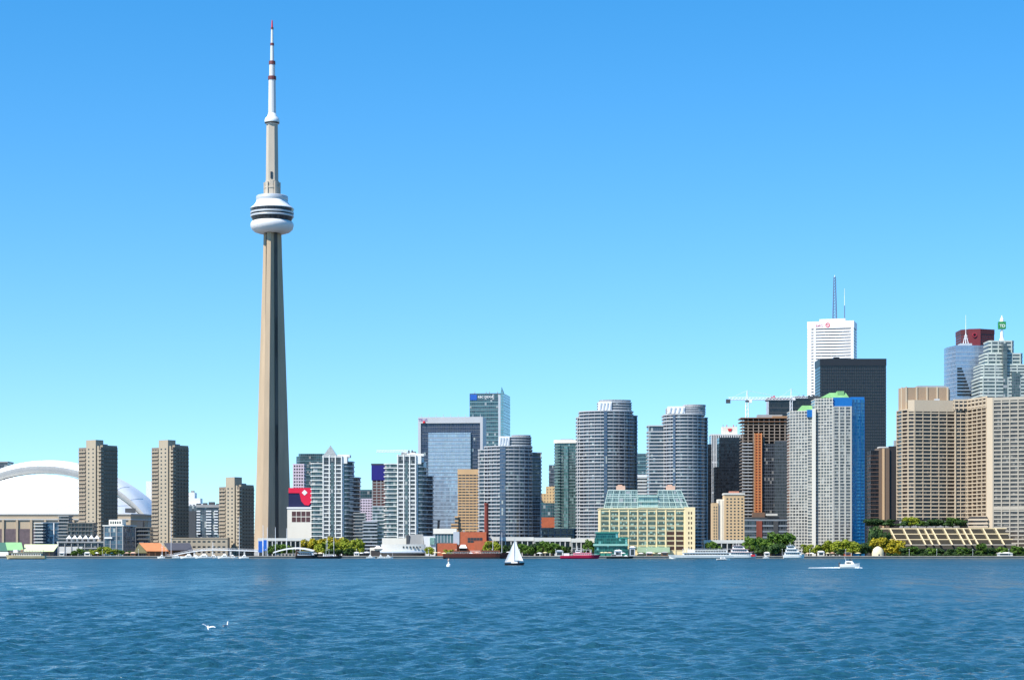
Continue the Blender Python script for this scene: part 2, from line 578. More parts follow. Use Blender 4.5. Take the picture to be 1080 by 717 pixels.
# ------------------------------------------------------------------ the tall observation tower
def observation_tower():
    D = 2130.0
    s = S(D)
    o = empty('observation_tower', (X(287, D), D, G), 'very tall tapering concrete tower with round pod and white antenna spire', 'tower')
    z = lambda py: Z(py, D) - G
    # shaft: three legs round a hexagonal core, tapering
    def sec(Rr, wt, rc):
        pts = []
        for a in (257, 36, 145):
            a0 = R({257: 201, 36: 326, 145: 90}[a])
            pts.append((rc * math.cos(a0), rc * math.sin(a0)))
            c, sn = math.cos(R(a)), math.sin(R(a))
            r_in = rc * 1.02
            pts += [(r_in * c + wt * 1.35 * sn, r_in * sn - wt * 1.35 * c), (Rr * c + wt * sn, Rr * sn - wt * c),
                    (Rr * c - wt * sn, Rr * sn + wt * c), (r_in * c - wt * 1.35 * sn, r_in * sn + wt * 1.35 * c)]
        return pts
    rows = []
    for py, half in ((588, 20.6), (560, 18.9), (520, 17.2), (470, 15.6), (420, 14.2), (370, 12.6), (320, 10.9), (280, 9.5), (238, 8.4)):
        Rr = half * s / .86
        f = (588 - py) / 350
        rows.append((z(py), sec(Rr, 3.3 - 1.2 * f, 8.0 - 2.2 * f)))
    b = MB()
    for (z0, p0), (z1, p1) in zip(rows, rows[1:]): b.prism(p0, z0, z1, p1, cap=False)
    b.face([(p[0], p[1], rows[-1][0]) for p in rows[-1][1]])
    shaft = b.build('shaft', CONC, o)
    # elevator strip in the recess between the legs
    for az in (315, 195):
        b = MB()
        c, sn = math.cos(R(az)), math.sin(R(az))
        for (z0, r0), (z1, r1) in zip([(z(588), 8.0), (z(238), 5.8)], [(z(238), 5.8)]):
            q = []
            for (zz, rr) in ((z0, r0), (z1, r1)):
                q.append([(rr * c + 2.2 * sn * sg + .25 * c, rr * sn - 2.2 * c * sg + .25 * sn, zz) for sg in (-1, 1)])
            b.face([q[0][0], q[0][1], q[1][1], q[1][0]])
            b.face([q[0][1], q[0][0], q[1][0], q[1][1]])
        b.build('elevator_glazing', plain('elevator_glass', (.16, .14, .12, 1), .3, .2, .2), o)
    r = lambda px: px * s
    def ring(name, mat, prof, n=56, sm=True): return MB().lathe([(r(a), z(y)) for a, y in prof], n).build(name, mat, o, smooth=sm)
    ring('radome', plain('radome_white', (.66, .65, .64, 1), .5, .06, .15), [(8, 246), (14, 246), (18.5, 244.6), (21.6, 241.8), (22.7, 238.6), (22.6, 236), (21.4, 234), (19.5, 233.2), (8, 233)])
    pd = glass('pod_glass', (.02, .025, .03, 1), (.05, .06, .07, 1), 1.2, 40, .2, .1, blinds=0)
    ring('lower_window_band', pd, [(8, 233.1), (20.3, 233.1), (22.2, 229.3), (8, 229.2)], sm=False)
    ring('observation_deck', LGREY, [(8, 229.3), (22.6, 229.2), (22.9, 228.2), (22.7, 227.2), (8, 227.1)], sm=False)
    ring('upper_window_band', BLACKM, [(8, 227.2), (22.0, 227.2), (22.1, 225.6), (8, 225.6)], sm=False)
    ring('deck_rim', LGREY, [(8, 225.7), (22.8, 225.6), (22.9, 224.2), (22.6, 223.8), (8, 223.8)], sm=False)
    ring('restaurant_glazing', pd, [(8, 223.9), (22.4, 223.8), (23.0, 220.6), (8, 220.4)], sm=False)
    ring('pod_roof', WHITE, [(8, 220.6), (23.2, 220.6), (22.4, 219.4), (19.4, 217.0), (17.0, 213.6), (16.4, 211.6), (8, 211.4)])
    ring('mechanical_ring', LGREY, [(8, 211.7), (16.6, 211.6), (16.9, 209.4), (16.6, 207.2), (15.9, 206.6), (7, 206.3)], sm=False)
    NECK = plain('neck_concrete', (.46, .40, .32, 1), .8, .15, .1)
    ring('neck', NECK, [(7.6, 206.6), (7.6, 199.0), (8.2, 198.8), (8.2, 197.2), (7.3, 197.0), (7.4, 191.4), (6.0, 191.2)], 14, False)
    for k in range(6):
        a = R(30 + 60 * k)
        MB().box(-.9, .9, r(7.5), r(8.9), z(206), z(192.5)).build('buttress', NECK, o, rz=a)
    ring('upper_shaft', NECK, [(6.6, 191.4), (6.4, 170), (6.0, 131), (5, 130.8)], 6, False)
    MB().box(-1.0, 1.0, -r(6.5), -r(5.0), z(189), z(182)).build('shaft_opening', DARKWIN, o)
    ring('sky_pod', WHITE, [(5.8, 131.6), (7.6, 130.0), (8.0, 127.6), (7.2, 125.0), (5.0, 122.6), (4.2, 119.8), (3.8, 119.5)])
    ring('sky_pod_window', DARKWIN, [(6.2, 131.2), (7.85, 130.0), (7.95, 129.3), (6.2, 129.2)], 24, False)
    RB = plain('dark_red_band', (.15, .035, .035, 1), .5, .1, .3)
    MASTW = plain('mast_paint', (.60, .60, .60, 1), .5, .12, .15)
    for nm, mat, a0, y0, a1, y1 in (('mast', MASTW, 4.1, 121, 3.7, 84), ('mast_band', RB, 4.3, 84.2, 4.3, 80.6), ('mast', MASTW, 3.1, 80.8, 3.0, 68),
                                    ('mast_band', RB, 3.5, 68.2, 3.4, 64.6), ('mast', MASTW, 2.0, 64.8, 1.8, 48), ('mast_band', RB, 2.1, 48.2, 2.0, 45.6),
                                    ('mast', MASTW, 1.5, 45.8, 1.2, 31), ('mast_band', RB, 1.5, 31.2, 1.4, 29), ('mast_tip', REDP, 1.0, 29.2, .55, 21.5)):
        ring(nm, mat, [(0, y0), (a0, y0), (a1, y1), (0, y1)], 12, False)
    ring('base_podium', GREYC, [(26, 589.5), (26, 579), (0, 579)], 12, False)
observation_tower()

# ------------------------------------------------------------------ stadium with a white domed roof
def stadium():
    D = 2210.0
    o = empty('domed_stadium', (X(44, D), D, G), 'huge white domed stadium behind the brown apartment towers', 'stadium')
    s = S(D)
    z = lambda py: Z(py, D) - G
    RW = plain('roof_membrane', (.86, .86, .84, 1), .6, .05, .05, False)
    FG = plain('roof_edge_grey', (.46, .45, .42, 1), .7, .12, .1)
    zb = z(543)
    def arc(hw, za, y, n=56):
        h = za - zb
        Rr = (hw * hw + h * h) / (2 * h)
        am = math.asin(min(1, hw / Rr))
        return [(Rr * math.sin(-am + 2 * am * k / n), y, za - Rr + Rr * math.cos(-am + 2 * am * k / n)) for k in range(n + 1)]
    def strips(b, rows, m=0):
        for r0, r1 in zip(rows, rows[1:]):
            for k in range(len(r0) - 1): b.face([r0[k], r0[k + 1], r1[k + 1], r1[k]], None, m)
    # outer roof: sloping upper skin in ribs, then the grey edge girder
    b = MB()
    strips(b, [arc(109 * s, z(491), 0), arc(112.5 * s, z(486.5), 9), arc(114.3 * s, z(484.2), 22), arc(115 * s, z(483.2), 40), arc(113 * s, z(486), 110)])
    b.build('outer_roof', RW, o, smooth=True)
    b = MB()
    strips(b, [arc(104.5 * s, z(498.5), 1.5), arc(109 * s, z(490.9), 0)])
    strips(b, [arc(104.5 * s, z(498.5), 12), arc(104.5 * s, z(498.5), 1.5)])
    b.build('roof_edge', FG, o, smooth=True)
    # inner roof: rounded front shell
    b = MB()
    rows = []
    for k in range(15):
        a = R(90 * k / 14)
        c, sn = math.cos(a), math.sin(a)
        rows.append([(x * (.12 + .88 * c), 9 - 70 * sn, zb + (zz - zb) * c) for x, y, zz in arc(103.5 * s, z(499.5), 0, 60)])
    strips(b, list(reversed(rows)))
    b.build('front_roof', RW, o, smooth=True)
    SEAM = plain('roof_seam_grey', (.52, .52, .51, 1), .7, .1, .2)
    b = MB()
    for k in range(4, 60, 4):
        for r0, r1 in zip(rows[:-2], rows[1:-1]): b.bar(r0[k], r1[k], .22, n=4)
    b.build('roof_seam', SEAM, o)
    outer = [arc(112.5 * s, z(486.5), 9), arc(114.3 * s, z(484.2), 22), arc(115 * s, z(483.2), 40)]
    for k in range(3, 55, 4):
        b = MB()
        b.bar(arc(109 * s, z(491), 0)[k], outer[0][k], .22, n=4)
        for r0, r1 in zip(outer, outer[1:]): b.bar(r0[k], r1[k], .22, n=4)
        b.build('roof_seam', SEAM, o)
    WALL = plain('stadium_wall', hx('b8a68c', .9), .85, .15, .05)
    oc = [(-125 * s, -62), (105 * s, -62), (116 * s, -40), (116 * s, 120), (-125 * s, 120)]
    b = MB().prism(oc, 0, zb + .5)
    b.build('base_wall', WALL, o)
    b = MB()
    b.prism(offs(oc, 1.2), z(549) , z(547.6)); b.prism(offs(oc, .9), z(543.6), z(542.4))
    b.build('ledge', FG, o)
    b = MB()
    for k in range(16):
        x = -125 * s + k * 14.6
        b.box(x, x + 12.4, -62.6, -61, z(585), z(558))
    b.build('concourse_glazing', plain('concourse_glass', (.14, .10, .10, 1), .3, .4, .3, False), o)
    first = None
    for k in range(17):
        x = -125 * s + k * 14.6 - 1.3
        if first is None: first = MB().box(-1.1, 1.1, -1.6, 0, 0, z(548.5)).build('column', WALL, o, (x, -62, 0))
        else: again(first, (x, -62, 0))
    # sloping concrete corner at the right end
    b = MB()
    x0, x1, x2 = 86 * s, 99 * s, 118 * s
    b.prism([(x0, -50), (x2, -50), (x2, 40), (x0, 40)], 0, z(546), [(x1, -20), (x2 - 2, -20), (x2 - 2, 40), (x1, 40)])
    b.build('corner_block', plain('pale_stadium_concrete', hx('c8bfae', .8), .85, .1, .06), o)
    b = MB()
    b.prism([(96 * s, -44), (107 * s, -44), (101.5 * s, -20), (101 * s, -20)], z(541), z(536.5))
    b.build('corner_canopy', DGREY, o)
stadium()

# ------------------------------------------------------------------ brown apartment towers (three alike)
def brown_tower(pl, pc, pr, ytop, ypen, d, floors, label, th=38):
    o, W = place('apartment_tower', label, 'apartment building', pl, pc, d, th, 'brown concrete apartment towers by the stadium')
    D = side(o, W, pr)
    H, HP = lz(o, ytop), lz(o, ypen)
    x = lambda f: -W / 2 + W * f
    core_p = rect(W, D)
    wallm = punched('brown_tower_wall', (.21, .165, .12, 1), (.035, .03, .028, 1), 3.4, 2.85, .34, .42)
    MB().prism(core_p, 0, H, mc=1).build('wall', [wallm, GREYC], o)
    fh = H / floors
    # projecting stair and window bay that rises above the roof
    bx0, bx1 = x(.40), x(.83)
    boxp(o, 'window_bay', BROWN_L, bx0, bx1, -1.6, 7, 0, HP)
    nz = min(floors, 50)
    grid(o, 'window', DARKWIN, bx0 + .6, bx1 - .6, 2, 1.7, fh * .3, H, nz - 1, 1.25, y=-1.6, proud=.08)
    boxp(o, 'bay_recess_shade', DGREY, x(.345), x(.40), -.25, .3, 0, H - 1)  # dark strip proud of the wall, coloured as the shade of a recess
    # left balconies and corner balconies
    first = None
    cw = x(1.0) - x(.86)
    for k in range(floors - 1):
        zz = fh * (k + .75)
        if first is None:
            first = MB().box(x(.02), x(.33), -.9, .2, 0, 1.0).build('balcony', BROWN_L, o, (0, 0, zz))
            sec = MB().box(x(.875), x(1.0) + .9, -1.0, 2.4, 0, 1.15).build('corner_balcony', BROWN_L, o, (0, 0, zz))
        else:
            again(first, (0, 0, zz)); again(sec, (0, 0, zz))
    boxp(o, 'corner_pier', BROWN_L, x(.86), x(.93), -.7, 1.0, 0, H + 1)
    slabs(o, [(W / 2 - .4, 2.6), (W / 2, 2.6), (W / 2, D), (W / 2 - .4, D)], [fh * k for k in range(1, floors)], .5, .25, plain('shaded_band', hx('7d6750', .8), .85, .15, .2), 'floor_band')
    boxp(o, 'parapet', BROWN, x(.88), x(1), 2, D - .4, H, H + 1.6)
    boxp(o, 'roof_plant', GREYC, x(.5), x(.75), 7.2, min(D - 2, 14), H, H + 3)
    return o
brown_tower(83, 106.5, 124, 471.5, 464, 1800, 28, 'brown concrete apartment tower standing in front of the white stadium dome')
brown_tower(160, 182.5, 199, 471.5, 464, 1740, 29, 'brown concrete apartment tower behind the orange roofed pavilion')
brown_tower(231, 252.5, 268, 513, 503, 1720, 19, 'shorter brown concrete apartment tower touching the foot of the tall tower')

o, W = place('podium_building', 'low tan apartment podium with dark windows between two brown towers', 'building', 180, 240, 1705, 0)
H = lz(o, 567.5)
boxp(o, 'wall', BROWN_L, -W / 2, W / 2, 0, 14, 0, H)
grid(o, 'window', DARKWIN, -W / 2 + 1, W / 2 - 1, 11, 2.4, 1.2, H - .4, 3, 1.3, proud=.06)
boxp(o, 'roof_edge', BROWN_L, -W / 2 - .3, W / 2 + .3, -.4, 14.2, H, H + .7)

o, W = place('apartment_building', 'grey mid-rise apartment block with white balconies between two brown towers', 'apartment building', 198, 233, 1980, 0)
H = lz(o, 533)
core(o, rect(W, 20), 0, H, glass('grey_condo_glass', (.03, .04, .05, 1), (.09, .11, .13, 1), 2, 3, .2))
boxp(o, 'cornice', GREYC, lx(o, 207), W / 2 + .5, -1.2, 20, H - 1.5, H + 1)
for (a, c) in ((207.5, 211.5), (217.5, 223), (226, 230)):
    f = None
    for k in range(9):
        zz = lz(o, 563) + k * (H - lz(o, 563) - 3) / 9
        if f is None: f = boxp(o, 'balcony', WHITE, lx(o, a), lx(o, c), -1.4, .2, 0, 1.0); f.location.z = zz
        else: again(f, (0, 0, zz))
boxp(o, 'side_wing', DGREY, -W / 2 - .3, lx(o, 206.5), -.8, 12, 0, H - 5)
for a, c, y in ((206, 210, 530.5), (213, 217, 530), (219, 225, 529), (227, 231, 530.8)):
    boxp(o, 'roof_plant', DGREY, lx(o, a), lx(o, c), 6, 12, H + 1, lz(o, y, 8))

o, W = place('apartment_building', 'white stepped building peeping out on either side of the second brown tower', 'apartment building', 153, 214, 2450, 0)
H = lz(o, 531)
wm = punched('white_far_wall', (.72, .72, .70, 1), (.15, .16, .18, 1), 4, 3.4, .5, .4)
MB().box(-W / 2, W / 2, 0, 30, 0, H).build('wall', [wm], o)
boxp(o, 'upper_storey', WHITE, lx(o, 154), lx(o, 162), 0, 20, H, lz(o, 507))
boxp(o, 'upper_storey', WHITE, lx(o, 162), lx(o, 186), 0, 20, H, lz(o, 514))
boxp(o, 'upper_storey', WHITE, lx(o, 198), lx(o, 205), 2, 20, H, lz(o, 519))
boxp(o, 'upper_storey', WHITE, lx(o, 205), lx(o, 211), 2, 20, H, lz(o, 525))
boxp(o, 'roof_plant', GREYC, lx(o, 201), lx(o, 204), 3, 9, lz(o, 519), lz(o, 517))

o, W = place('office_building', 'dark office block whose roof just shows behind the left rim of the dome', 'office building', -30, 8, 2650, 0)
H = lz(o, 487.5)
core(o, rect(W, 30), 0, H, glass('dark_far_glass', (.03, .035, .04, 1), (.07, .08, .09, 1), 2, 3.5, .2))
boxp(o, 'parapet', GREYC, -W / 2 - .5, W / 2 + .5, -.5, 31, H, H + 1.5)
# ------------------------------------------------------------------ city blocks, from left to right
G_TEAL = glass('teal_glass', (.02, .055, .065, 1), (.05, .12, .13, 1), 2.2, 3.2, .3, blinds=.05)
G_BLUE = glass('blue_grey_glass', (.018, .028, .038, 1), (.06, .08, .10, 1), 1.8, 3.1, .25, blinds=.08)
G_GREEN = glass('green_condo_glass', (.025, .05, .05, 1), (.10, .15, .15, 1), 1.9, 3.0, .2, blinds=.12)
G_DARK = glass('dark_glass', (.010, .012, .014, 1), (.035, .04, .045, 1), 1.8, 3.0, .1, blinds=.07, blind_col=(.20, .19, .17, 1))
G_BLACK = glass('black_tower_glass', (.008, .009, .011, 1), (.02, .022, .026, 1), 1.7, 3.4, .12, .15, frame=(.012, .012, .014, 1), blinds=0)
G_NAVY = glass('navy_glass', (.008, .014, .035, 1), (.03, .04, .075, 1), 1.8, 3.6, .25, blinds=.02)
G_SILVER = glass('silver_glass', (.27, .33, .39, 1), (.38, .45, .51, 1), 1.8, 3.6, .45, .14, frame=(.12, .15, .18, 1), blinds=0)

# rounded teal tower and gridded pale tower behind the white condo
o, W = place('office_tower', 'teal glass office tower with rounded shoulder behind the white stepped condo tower', 'office tower', 312, 346, 2330, 0)
H = lz(o, 481)
rp = [(-W / 2 + 5 - 5 * math.cos(R(a)), 5 - 5 * math.sin(R(a))) for a in range(0, 91, 15)] + [(W / 2, 0), (W / 2, 26), (-W / 2, 26)]
core(o, rp, 0, H, G_TEAL)
core(o, offs(rp, -2.5), H, H + 3.2, G_TEAL, 'crown_glazing')
slabs(o, rp, zrow(lz(o, 516), H, 7), .6, .35, plain('teal_spandrel', (.16, .26, .28, 1), .5, .1, .2), 'spandrel')
o, W = place('office_tower', 'pale lilac office tower with square window grid beside the tall tower', 'office tower', 309, 320.5, 2260, 0)
H = lz(o, 489.5)
LIL = plain('lilac_stone', (.60, .50, .56, 1), .75, .1, .1)
core(o, rect(W, 20), 0, H, G_DARK)
slabs(o, rect(W, 20), zrow(lz(o, 540), H - .8, 15) + [H - .8], 1.5, .35, LIL, 'spandrel')
fins(o, rect(W, 20), [(0, 5)], 1.0, .4, 0, H + .7, LIL)

# building with the big red and navy sign
o, W = place('arena_building', 'cream building with big red and navy sign beside the foot of the tall tower', 'building', 303, 330, 1950, 0)
H = lz(o, 536)
MB().box(-W / 2, W / 2, 0, 40, 0, H).build('wall', CREAMW, o)
grid(o, 'window', plain('mauve_window', (.10, .05, .05, 1), .2, .3, .4, False), lx(o, 307.5), lx(o, 327.5), 4, 3.9, lz(o, 550.5), lz(o, 538.5), 2, 4.6, proud=.1)
boxp(o, 'roof_edge', WHITE, -W / 2 - .4, W / 2 + .4, -.5, 40, H, H + 1.5)
sg = boxp(o, 'sign_board', plain('navy_sign', (.012, .014, .06, 1), .5, .15, .3), lx(o, 304), lx(o, 328.5), 3, 5, H + 1.5, lz(o, 514.5))
RSIGN = plain('sign_red', (.68, .012, .05, 1), .5, .08, .3)
b = MB()
pts = [(304, 519.5), (304, 514), (328.5, 514), (328.5, 529), (325, 532.5), (321, 532), (317.5, 528), (315.5, 519.5)]
q = [(lx(o, a), lz(o, c)) for a, c in pts]
b.face([(x, 2.4, z) for x, z in q]); b.face([(x, 2.9, z) for x, z in reversed(q)])
for i in range(len(q)):
    a, c = q[i], q[(i + 1) % len(q)]
    b.face([(a[0], 2.9, a[1]), (c[0], 2.9, c[1]), (c[0], 2.4, c[1]), (a[0], 2.4, a[1])])
red = b.build('red_panel', RSIGN, o)
cx, cz, rr = lx(o, 321), lz(o, 519), 2.7
b = MB()
b.face([(cx - rr, 2.2, cz), (cx, 2.2, cz - rr), (cx + rr, 2.2, cz), (cx, 2.2, cz + rr)])
b.build('white_diamond', WHITE, o)

# white stepped condo towers
def white_condo(p0, pm1, pm2, p1, ytop, yr1, yr2, ypl, d, label, pyramid, base):
    o, W = place('condo_tower', label, 'condo tower', p0, p1, d, 0, 'white stepped condo towers')
    x = lambda px: lx(o, px)
    zt, z1, z2 = lz(o, ytop), lz(o, yr1), lz(o, yr2)
    a0, a1, a2, a3 = x(p0), x(pm1), x(pm2), x(p1)
    fh = 3.6
    Wt = plain('condo_white', (.72, .71, .66, 1), .55, .07, .15)
    # west wing (rounded balconies), grid centre, glassy east wing in two steps
    lw = [(a0 + 3 - 3 * math.cos(R(t)), 3.5 - 3.5 * math.sin(R(t))) for t in range(0, 91, 30)] + [(a1, 0), (a1, 22), (a0, 22)]
    core(o, lw, 0, z1, G_GREEN, 'wing_glazing')
    slabs(o, lw, zrow(2, z1, int(z1 / fh)) + [z1 - .2], .62, .9, Wt, 'balcony')
    mid = [(a1 + .01, -2.2), (a2, -2.2), (a2, 22.5), (a1 + .01, 22.5)]
    core(o, mid, 0, zt, G_DARK, 'core_glazing')
    slabs(o, mid, zrow(2, zt - 5, int(zt / fh)) + [zt - 1.2], .95, .25, Wt, 'spandrel')
    fins(o, mid, [(0, 4)], .95, .6, 0, zt + .5, Wt, 'pier')
    boxp(o, 'glass_strip', G_GREEN, a1 + (a2 - a1) * .42, a1 + (a2 - a1) * .58, -2.75, -2, 0, zt - 6)
    am = a2 + (a3 - a2) * .62
    n = 6
    e1 = [(a2 + .02, -.6)] + [(a2 + (am - a2) * (k / n), -.6 + 5 * (k / n) ** 2) for k in range(1, n + 1)] + [(am, 20), (a2 + .02, 20)]
    core(o, e1, 0, z1 + 2, G_GREEN, 'bow_glazing')
    slabs(o, e1, zrow(2, z1 + 1, int(z1 / fh)) + [z1 + 1.4], .7, .7, LGREY, 'balcony')
    e2 = [(a2 + .04, 1.2)] + [(a2 + (a3 - a2) * (k / n), 1.2 + 8 * (k / n) ** 2) for k in range(1, n + 1)] + [(a3, 24), (a2 + .04, 24)]
    core(o, e2, 0, z2, G_DARK, 'low_wing_glazing')
    slabs(o, e2, zrow(2, z2, int(z2 / fh)) + [z2 - .2], .6, .75, LGREY, 'balcony')
    fins(o, e1, [(0, 1)], 1.2, .5, 0, z1 + 2.2, Wt, 'corner_pier')
    boxp(o, 'penthouse', Wt, a2 - (a2 - a1) * .25, a2 + (am - a2) * .75, -.2, 14, zt - 1, zt + 1.2)
    boxp(o, 'penthouse', Wt, a2 - 1.5, a2 + (am - a2) * .5, -1.6, 12, z1, zt - .4)
    boxp(o, 'roof_plant', GREYC, a1 + 3, a1 + (a2 - a1) * .6, 4, 16, zt, zt + 2.0)
    if pyramid:
        px, py = pyramid
        cx, hw, zp = x(px), 8.2 * S(d), lz(o, py)
        zb = zt - 1
        b = MB()
        q = [(cx - hw, -1), (cx + hw, -1), (cx + hw, -1 + 2 * hw), (cx - hw, -1 + 2 * hw)]
        for i in range(4):
            c, e = q[i], q[(i + 1) % 4]
            b.face([(c[0], c[1], zb), (e[0], e[1], zb), (cx, hw - 1, zp)], [(0, 0), (2 * hw, 0), (hw, 12)])
        b.build('glass_pyramid', glass('pyramid_glass', (.20, .22, .21, 1), (.33, .35, .33, 1), 1.2, 1.2, .2, .2, frame=(.4, .4, .38, 1), blinds=0), o)
    else:
        for k in range(9):
            t = -1 + 2 * k / 8
        b = MB()
        n = 10
        c0, c1 = a1 + 1, am
        for k in range(n):
            t0, t1 = k / n, (k + 1) / n
            h = lambda t: z1 + (zt + 2.2 - z1) * (1 - abs(2 * t - 1) ** 2.2)
            b.box(c0 + (c1 - c0) * t0, c0 + (c1 - c0) * t1, 2, 12, z1 - 3, h((t0 + t1) / 2))
        b.build('rounded_roof_screen', Wt, o)
        for px in (431, 434.5): boxp(o, 'vent_stack', DGREY, x(px) - .6, x(px) + .6, 3, 5, zt, zt + 4.2)
    for t in (.2, .5, .85): MB().bar((a1 + (a2 - a1) * t, 6, zt), (a1 + (a2 - a1) * t, 6, zt + 4.5), .12, .06).build('antenna', LGREY, o)
    return o
white_condo(328, 340.5, 361, 378, 480.5, 488.5, 503, 572, 1770, 'white stepped condo tower topped by a small glass pyramid', (348, 469), 0)
white_condo(405.5, 419, 439, 456, 479.5, 489, 501.5, 570, 1750, 'white stepped condo tower with rounded white roof screen', None, 0)

# low glassy condos and blocks between them
o, W = place('condo_block', 'low green glass condo with stepped balconies between the two white condo towers', 'condo', 374, 410, 1760, 0)
for nm, p0, p1, yt, yy in (('dark', 374, 384, 541, 0), ('low', 383.9, 397, 550, -3), ('green', 393, 410, 534, 2)):
    pl_ = [(lx(o, p0), yy), (lx(o, p1), yy), (lx(o, p1), 18), (lx(o, p0), 18)]
    zt = lz(o, yt)
    core(o, pl_, 0, zt, G_DARK if nm != 'green' else G_GREEN, nm + '_glazing')
    slabs(o, pl_, zrow(3, zt, int(zt / 3)) + [zt - .2], .8, 1.0, GREYC if nm == 'dark' else LGREY, 'balcony')
o, W = place('office_building', 'pinkish office block with teal roof storey seen between the white condo towers', 'office building', 377, 396, 2050, 0)
H = lz(o, 526)
core(o, rect(W, 20), 0, H, G_DARK)
slabs(o, rect(W, 20), zrow(lz(o, 560), H - .8, 12) + [H - .8], 1.3, .3, LIL, 'spandrel')
fins(o, rect(W, 20), [(0, 8)], .8, .4, 0, H + .5, LIL)
core(o, offs(rect(W, 20), -.8), H, lz(o, 516), G_TEAL, 'roof_storey')
o, W = place('unfinished_tower', 'half-built tower wrapped in dark blue sheeting beside the second white condo tower', 'building under construction', 392.5, 411, 1930, 0)
H = lz(o, 506)
core(o, rect(W, 20), 0, H, plain('shell_brown', (.10, .035, .03, 1), .8, .4, .3, False), 'shell')
slabs(o, rect(W, 20), zrow(lz(o, 552), H, 15), .8, .3, GREYC, 'floor_slab')
fins(o, rect(W, 20), [(0, 5)], .8, .35, 0, H, GREYC, 'column')
boxp(o, 'blue_sheeting', plain('blue_sheet', (.015, .012, .16, 1), .6, .25, .3), -W / 2 - .6, W / 2 + .6, -.8, 20.6, H, lz(o, 490))
boxp(o, 'roof_formwork', DGREY, -W / 2 - 1, W / 2 + 1, -1, 21, lz(o, 490), lz(o, 488.5))

# navy glass bank tower with a pale frame
o, W = place('office_tower', 'navy glass office tower in pale grey frame with big silver glass panel', 'office tower', 441.5, 509, 2080, 6, None)
D = side(o, W, 512.5)
H = lz(o, 439.5)
x = lambda p: lx(o, p)
core(o, rect(W, D), 0, H - 2, G_NAVY)
fr = MB()
fr.box(-W / 2 - .3, x(444), -1.2, D, 0, H)
fr.box(x(506.5), W / 2 + .3, -1.2, D, 0, H)
fr.box(x(444) + .01, x(506.5) - .01, -1.2, D, lz(o, 446), H)
fr.build('frame', plain('pale_frame', (.46, .465, .47, 1), .5, .12, .08), o)
slabs(o, [(x(444.5), -.3), (x(506), -.3), (x(506), .2), (x(444.5), .2)], zrow(lz(o, 570), lz(o, 448), 30), .4, .12, plain('navy_spandrel', (.10, .12, .17, 1), .4, .15, .2), 'spandrel')
pn = boxp(o, 'silver_panel', G_SILVER, x(452), x(496.5), -2.0, .5, 0, lz(o, 456))
slabs(o, [(x(452), -2), (x(496.5), -2), (x(496.5), 0), (x(452), 0)], zrow(lz(o, 570), lz(o, 458.5), 28), .9, .12, plain('panel_spandrel', (.30, .36, .42, 1), .35, .1, .2), 'panel_spandrel')
first = None
for k in range(9):
    px = 444 + k * 7.8
    MB().bar((x(px), 2, H), (x(px), 2, H + 3), .3, .15).build('roof_post', LGREY, o)
PUR = plain('purple_sign', (.22, .10, .35, 1), .5, .1, .3)
w_ = words(o, 'TELUS', 3.4, PUR, (x(441.3), -1.3, lz(o, 443.6)))
b = MB(); b.lathe([(0, 0), (1.5, .4), (1.1, 1.9), (0, 2.6)], 10)
b.build('red_emblem', REDP, o, (x(447.5), -1.4, lz(o, 446)))

o, W = place('office_tower', 'tall teal glass tower with blue and white roof sign and pointed glass fin', 'office tower', 495.3, 531, 2380, 8)
D = side(o, W, 538)
H, HF = lz(o, 414.5), lz(o, 408)
TEAL2 = plain('pale_teal_spandrel', (.20, .33, .35, 1), .4, .1, .1)
core(o, rect(W, D), 0, H, G_TEAL)
slabs(o, rect(W, D), zrow(lz(o, 480), H - 6, 15), .7, .2, TEAL2, 'spandrel')
b = MB()
x0, x1 = lx(o, 528), W / 2 + .2
b.prism([(x0, -1), (x1, -1), (x1, D * .97), (x0, D * .97)], 0, H - 1)
b.face([(x0, -1, H - 1), (x1, -1, H - 1), (x1, -1, H + 1.5), (x0 + 1.2, -1, HF)])
b.face([(x0, 2, H - 1), (x0 + 1.2, 2, HF), (x1, 2, H + 1.5), (x1, 2, H - 1)])
b.face([(x0, -1, H - 1), (x0 + 1.2, -1, HF), (x0 + 1.2, 2, HF), (x0, 2, H - 1)])
b.face([(x0 + 1.2, -1, HF), (x1, -1, H + 1.5), (x1, 2, H + 1.5), (x0 + 1.2, 2, HF)])
b.build('glass_fin', glass('pale_teal_glass', (.10, .25, .28, 1), (.16, .34, .38, 1), 2, 3.2, .3, .15, blinds=0), o)
boxp(o, 'fin_joint', LGREY, lx(o, 525.6), x0 - .1, -.5, 1, 0, H - 2)
boxp(o, 'roof_sign', plain('sign_blue', (.02, .10, .42, 1), .4, .1, .3), lx(o, 496), lx(o, 503), -.5, .3, lz(o, 421.5), lz(o, 415.5))
words(o, 'RBC DEXIA', 3.6, WHITE, (lx(o, 504), -.25, lz(o, 419.4)), bold=.05)
for px in (500, 512, 515.5, 524): MB().bar((lx(o, px), 5, H), (lx(o, px), 5, H + 2.6), .5, .3).build('roof_vent', GREYC, o)

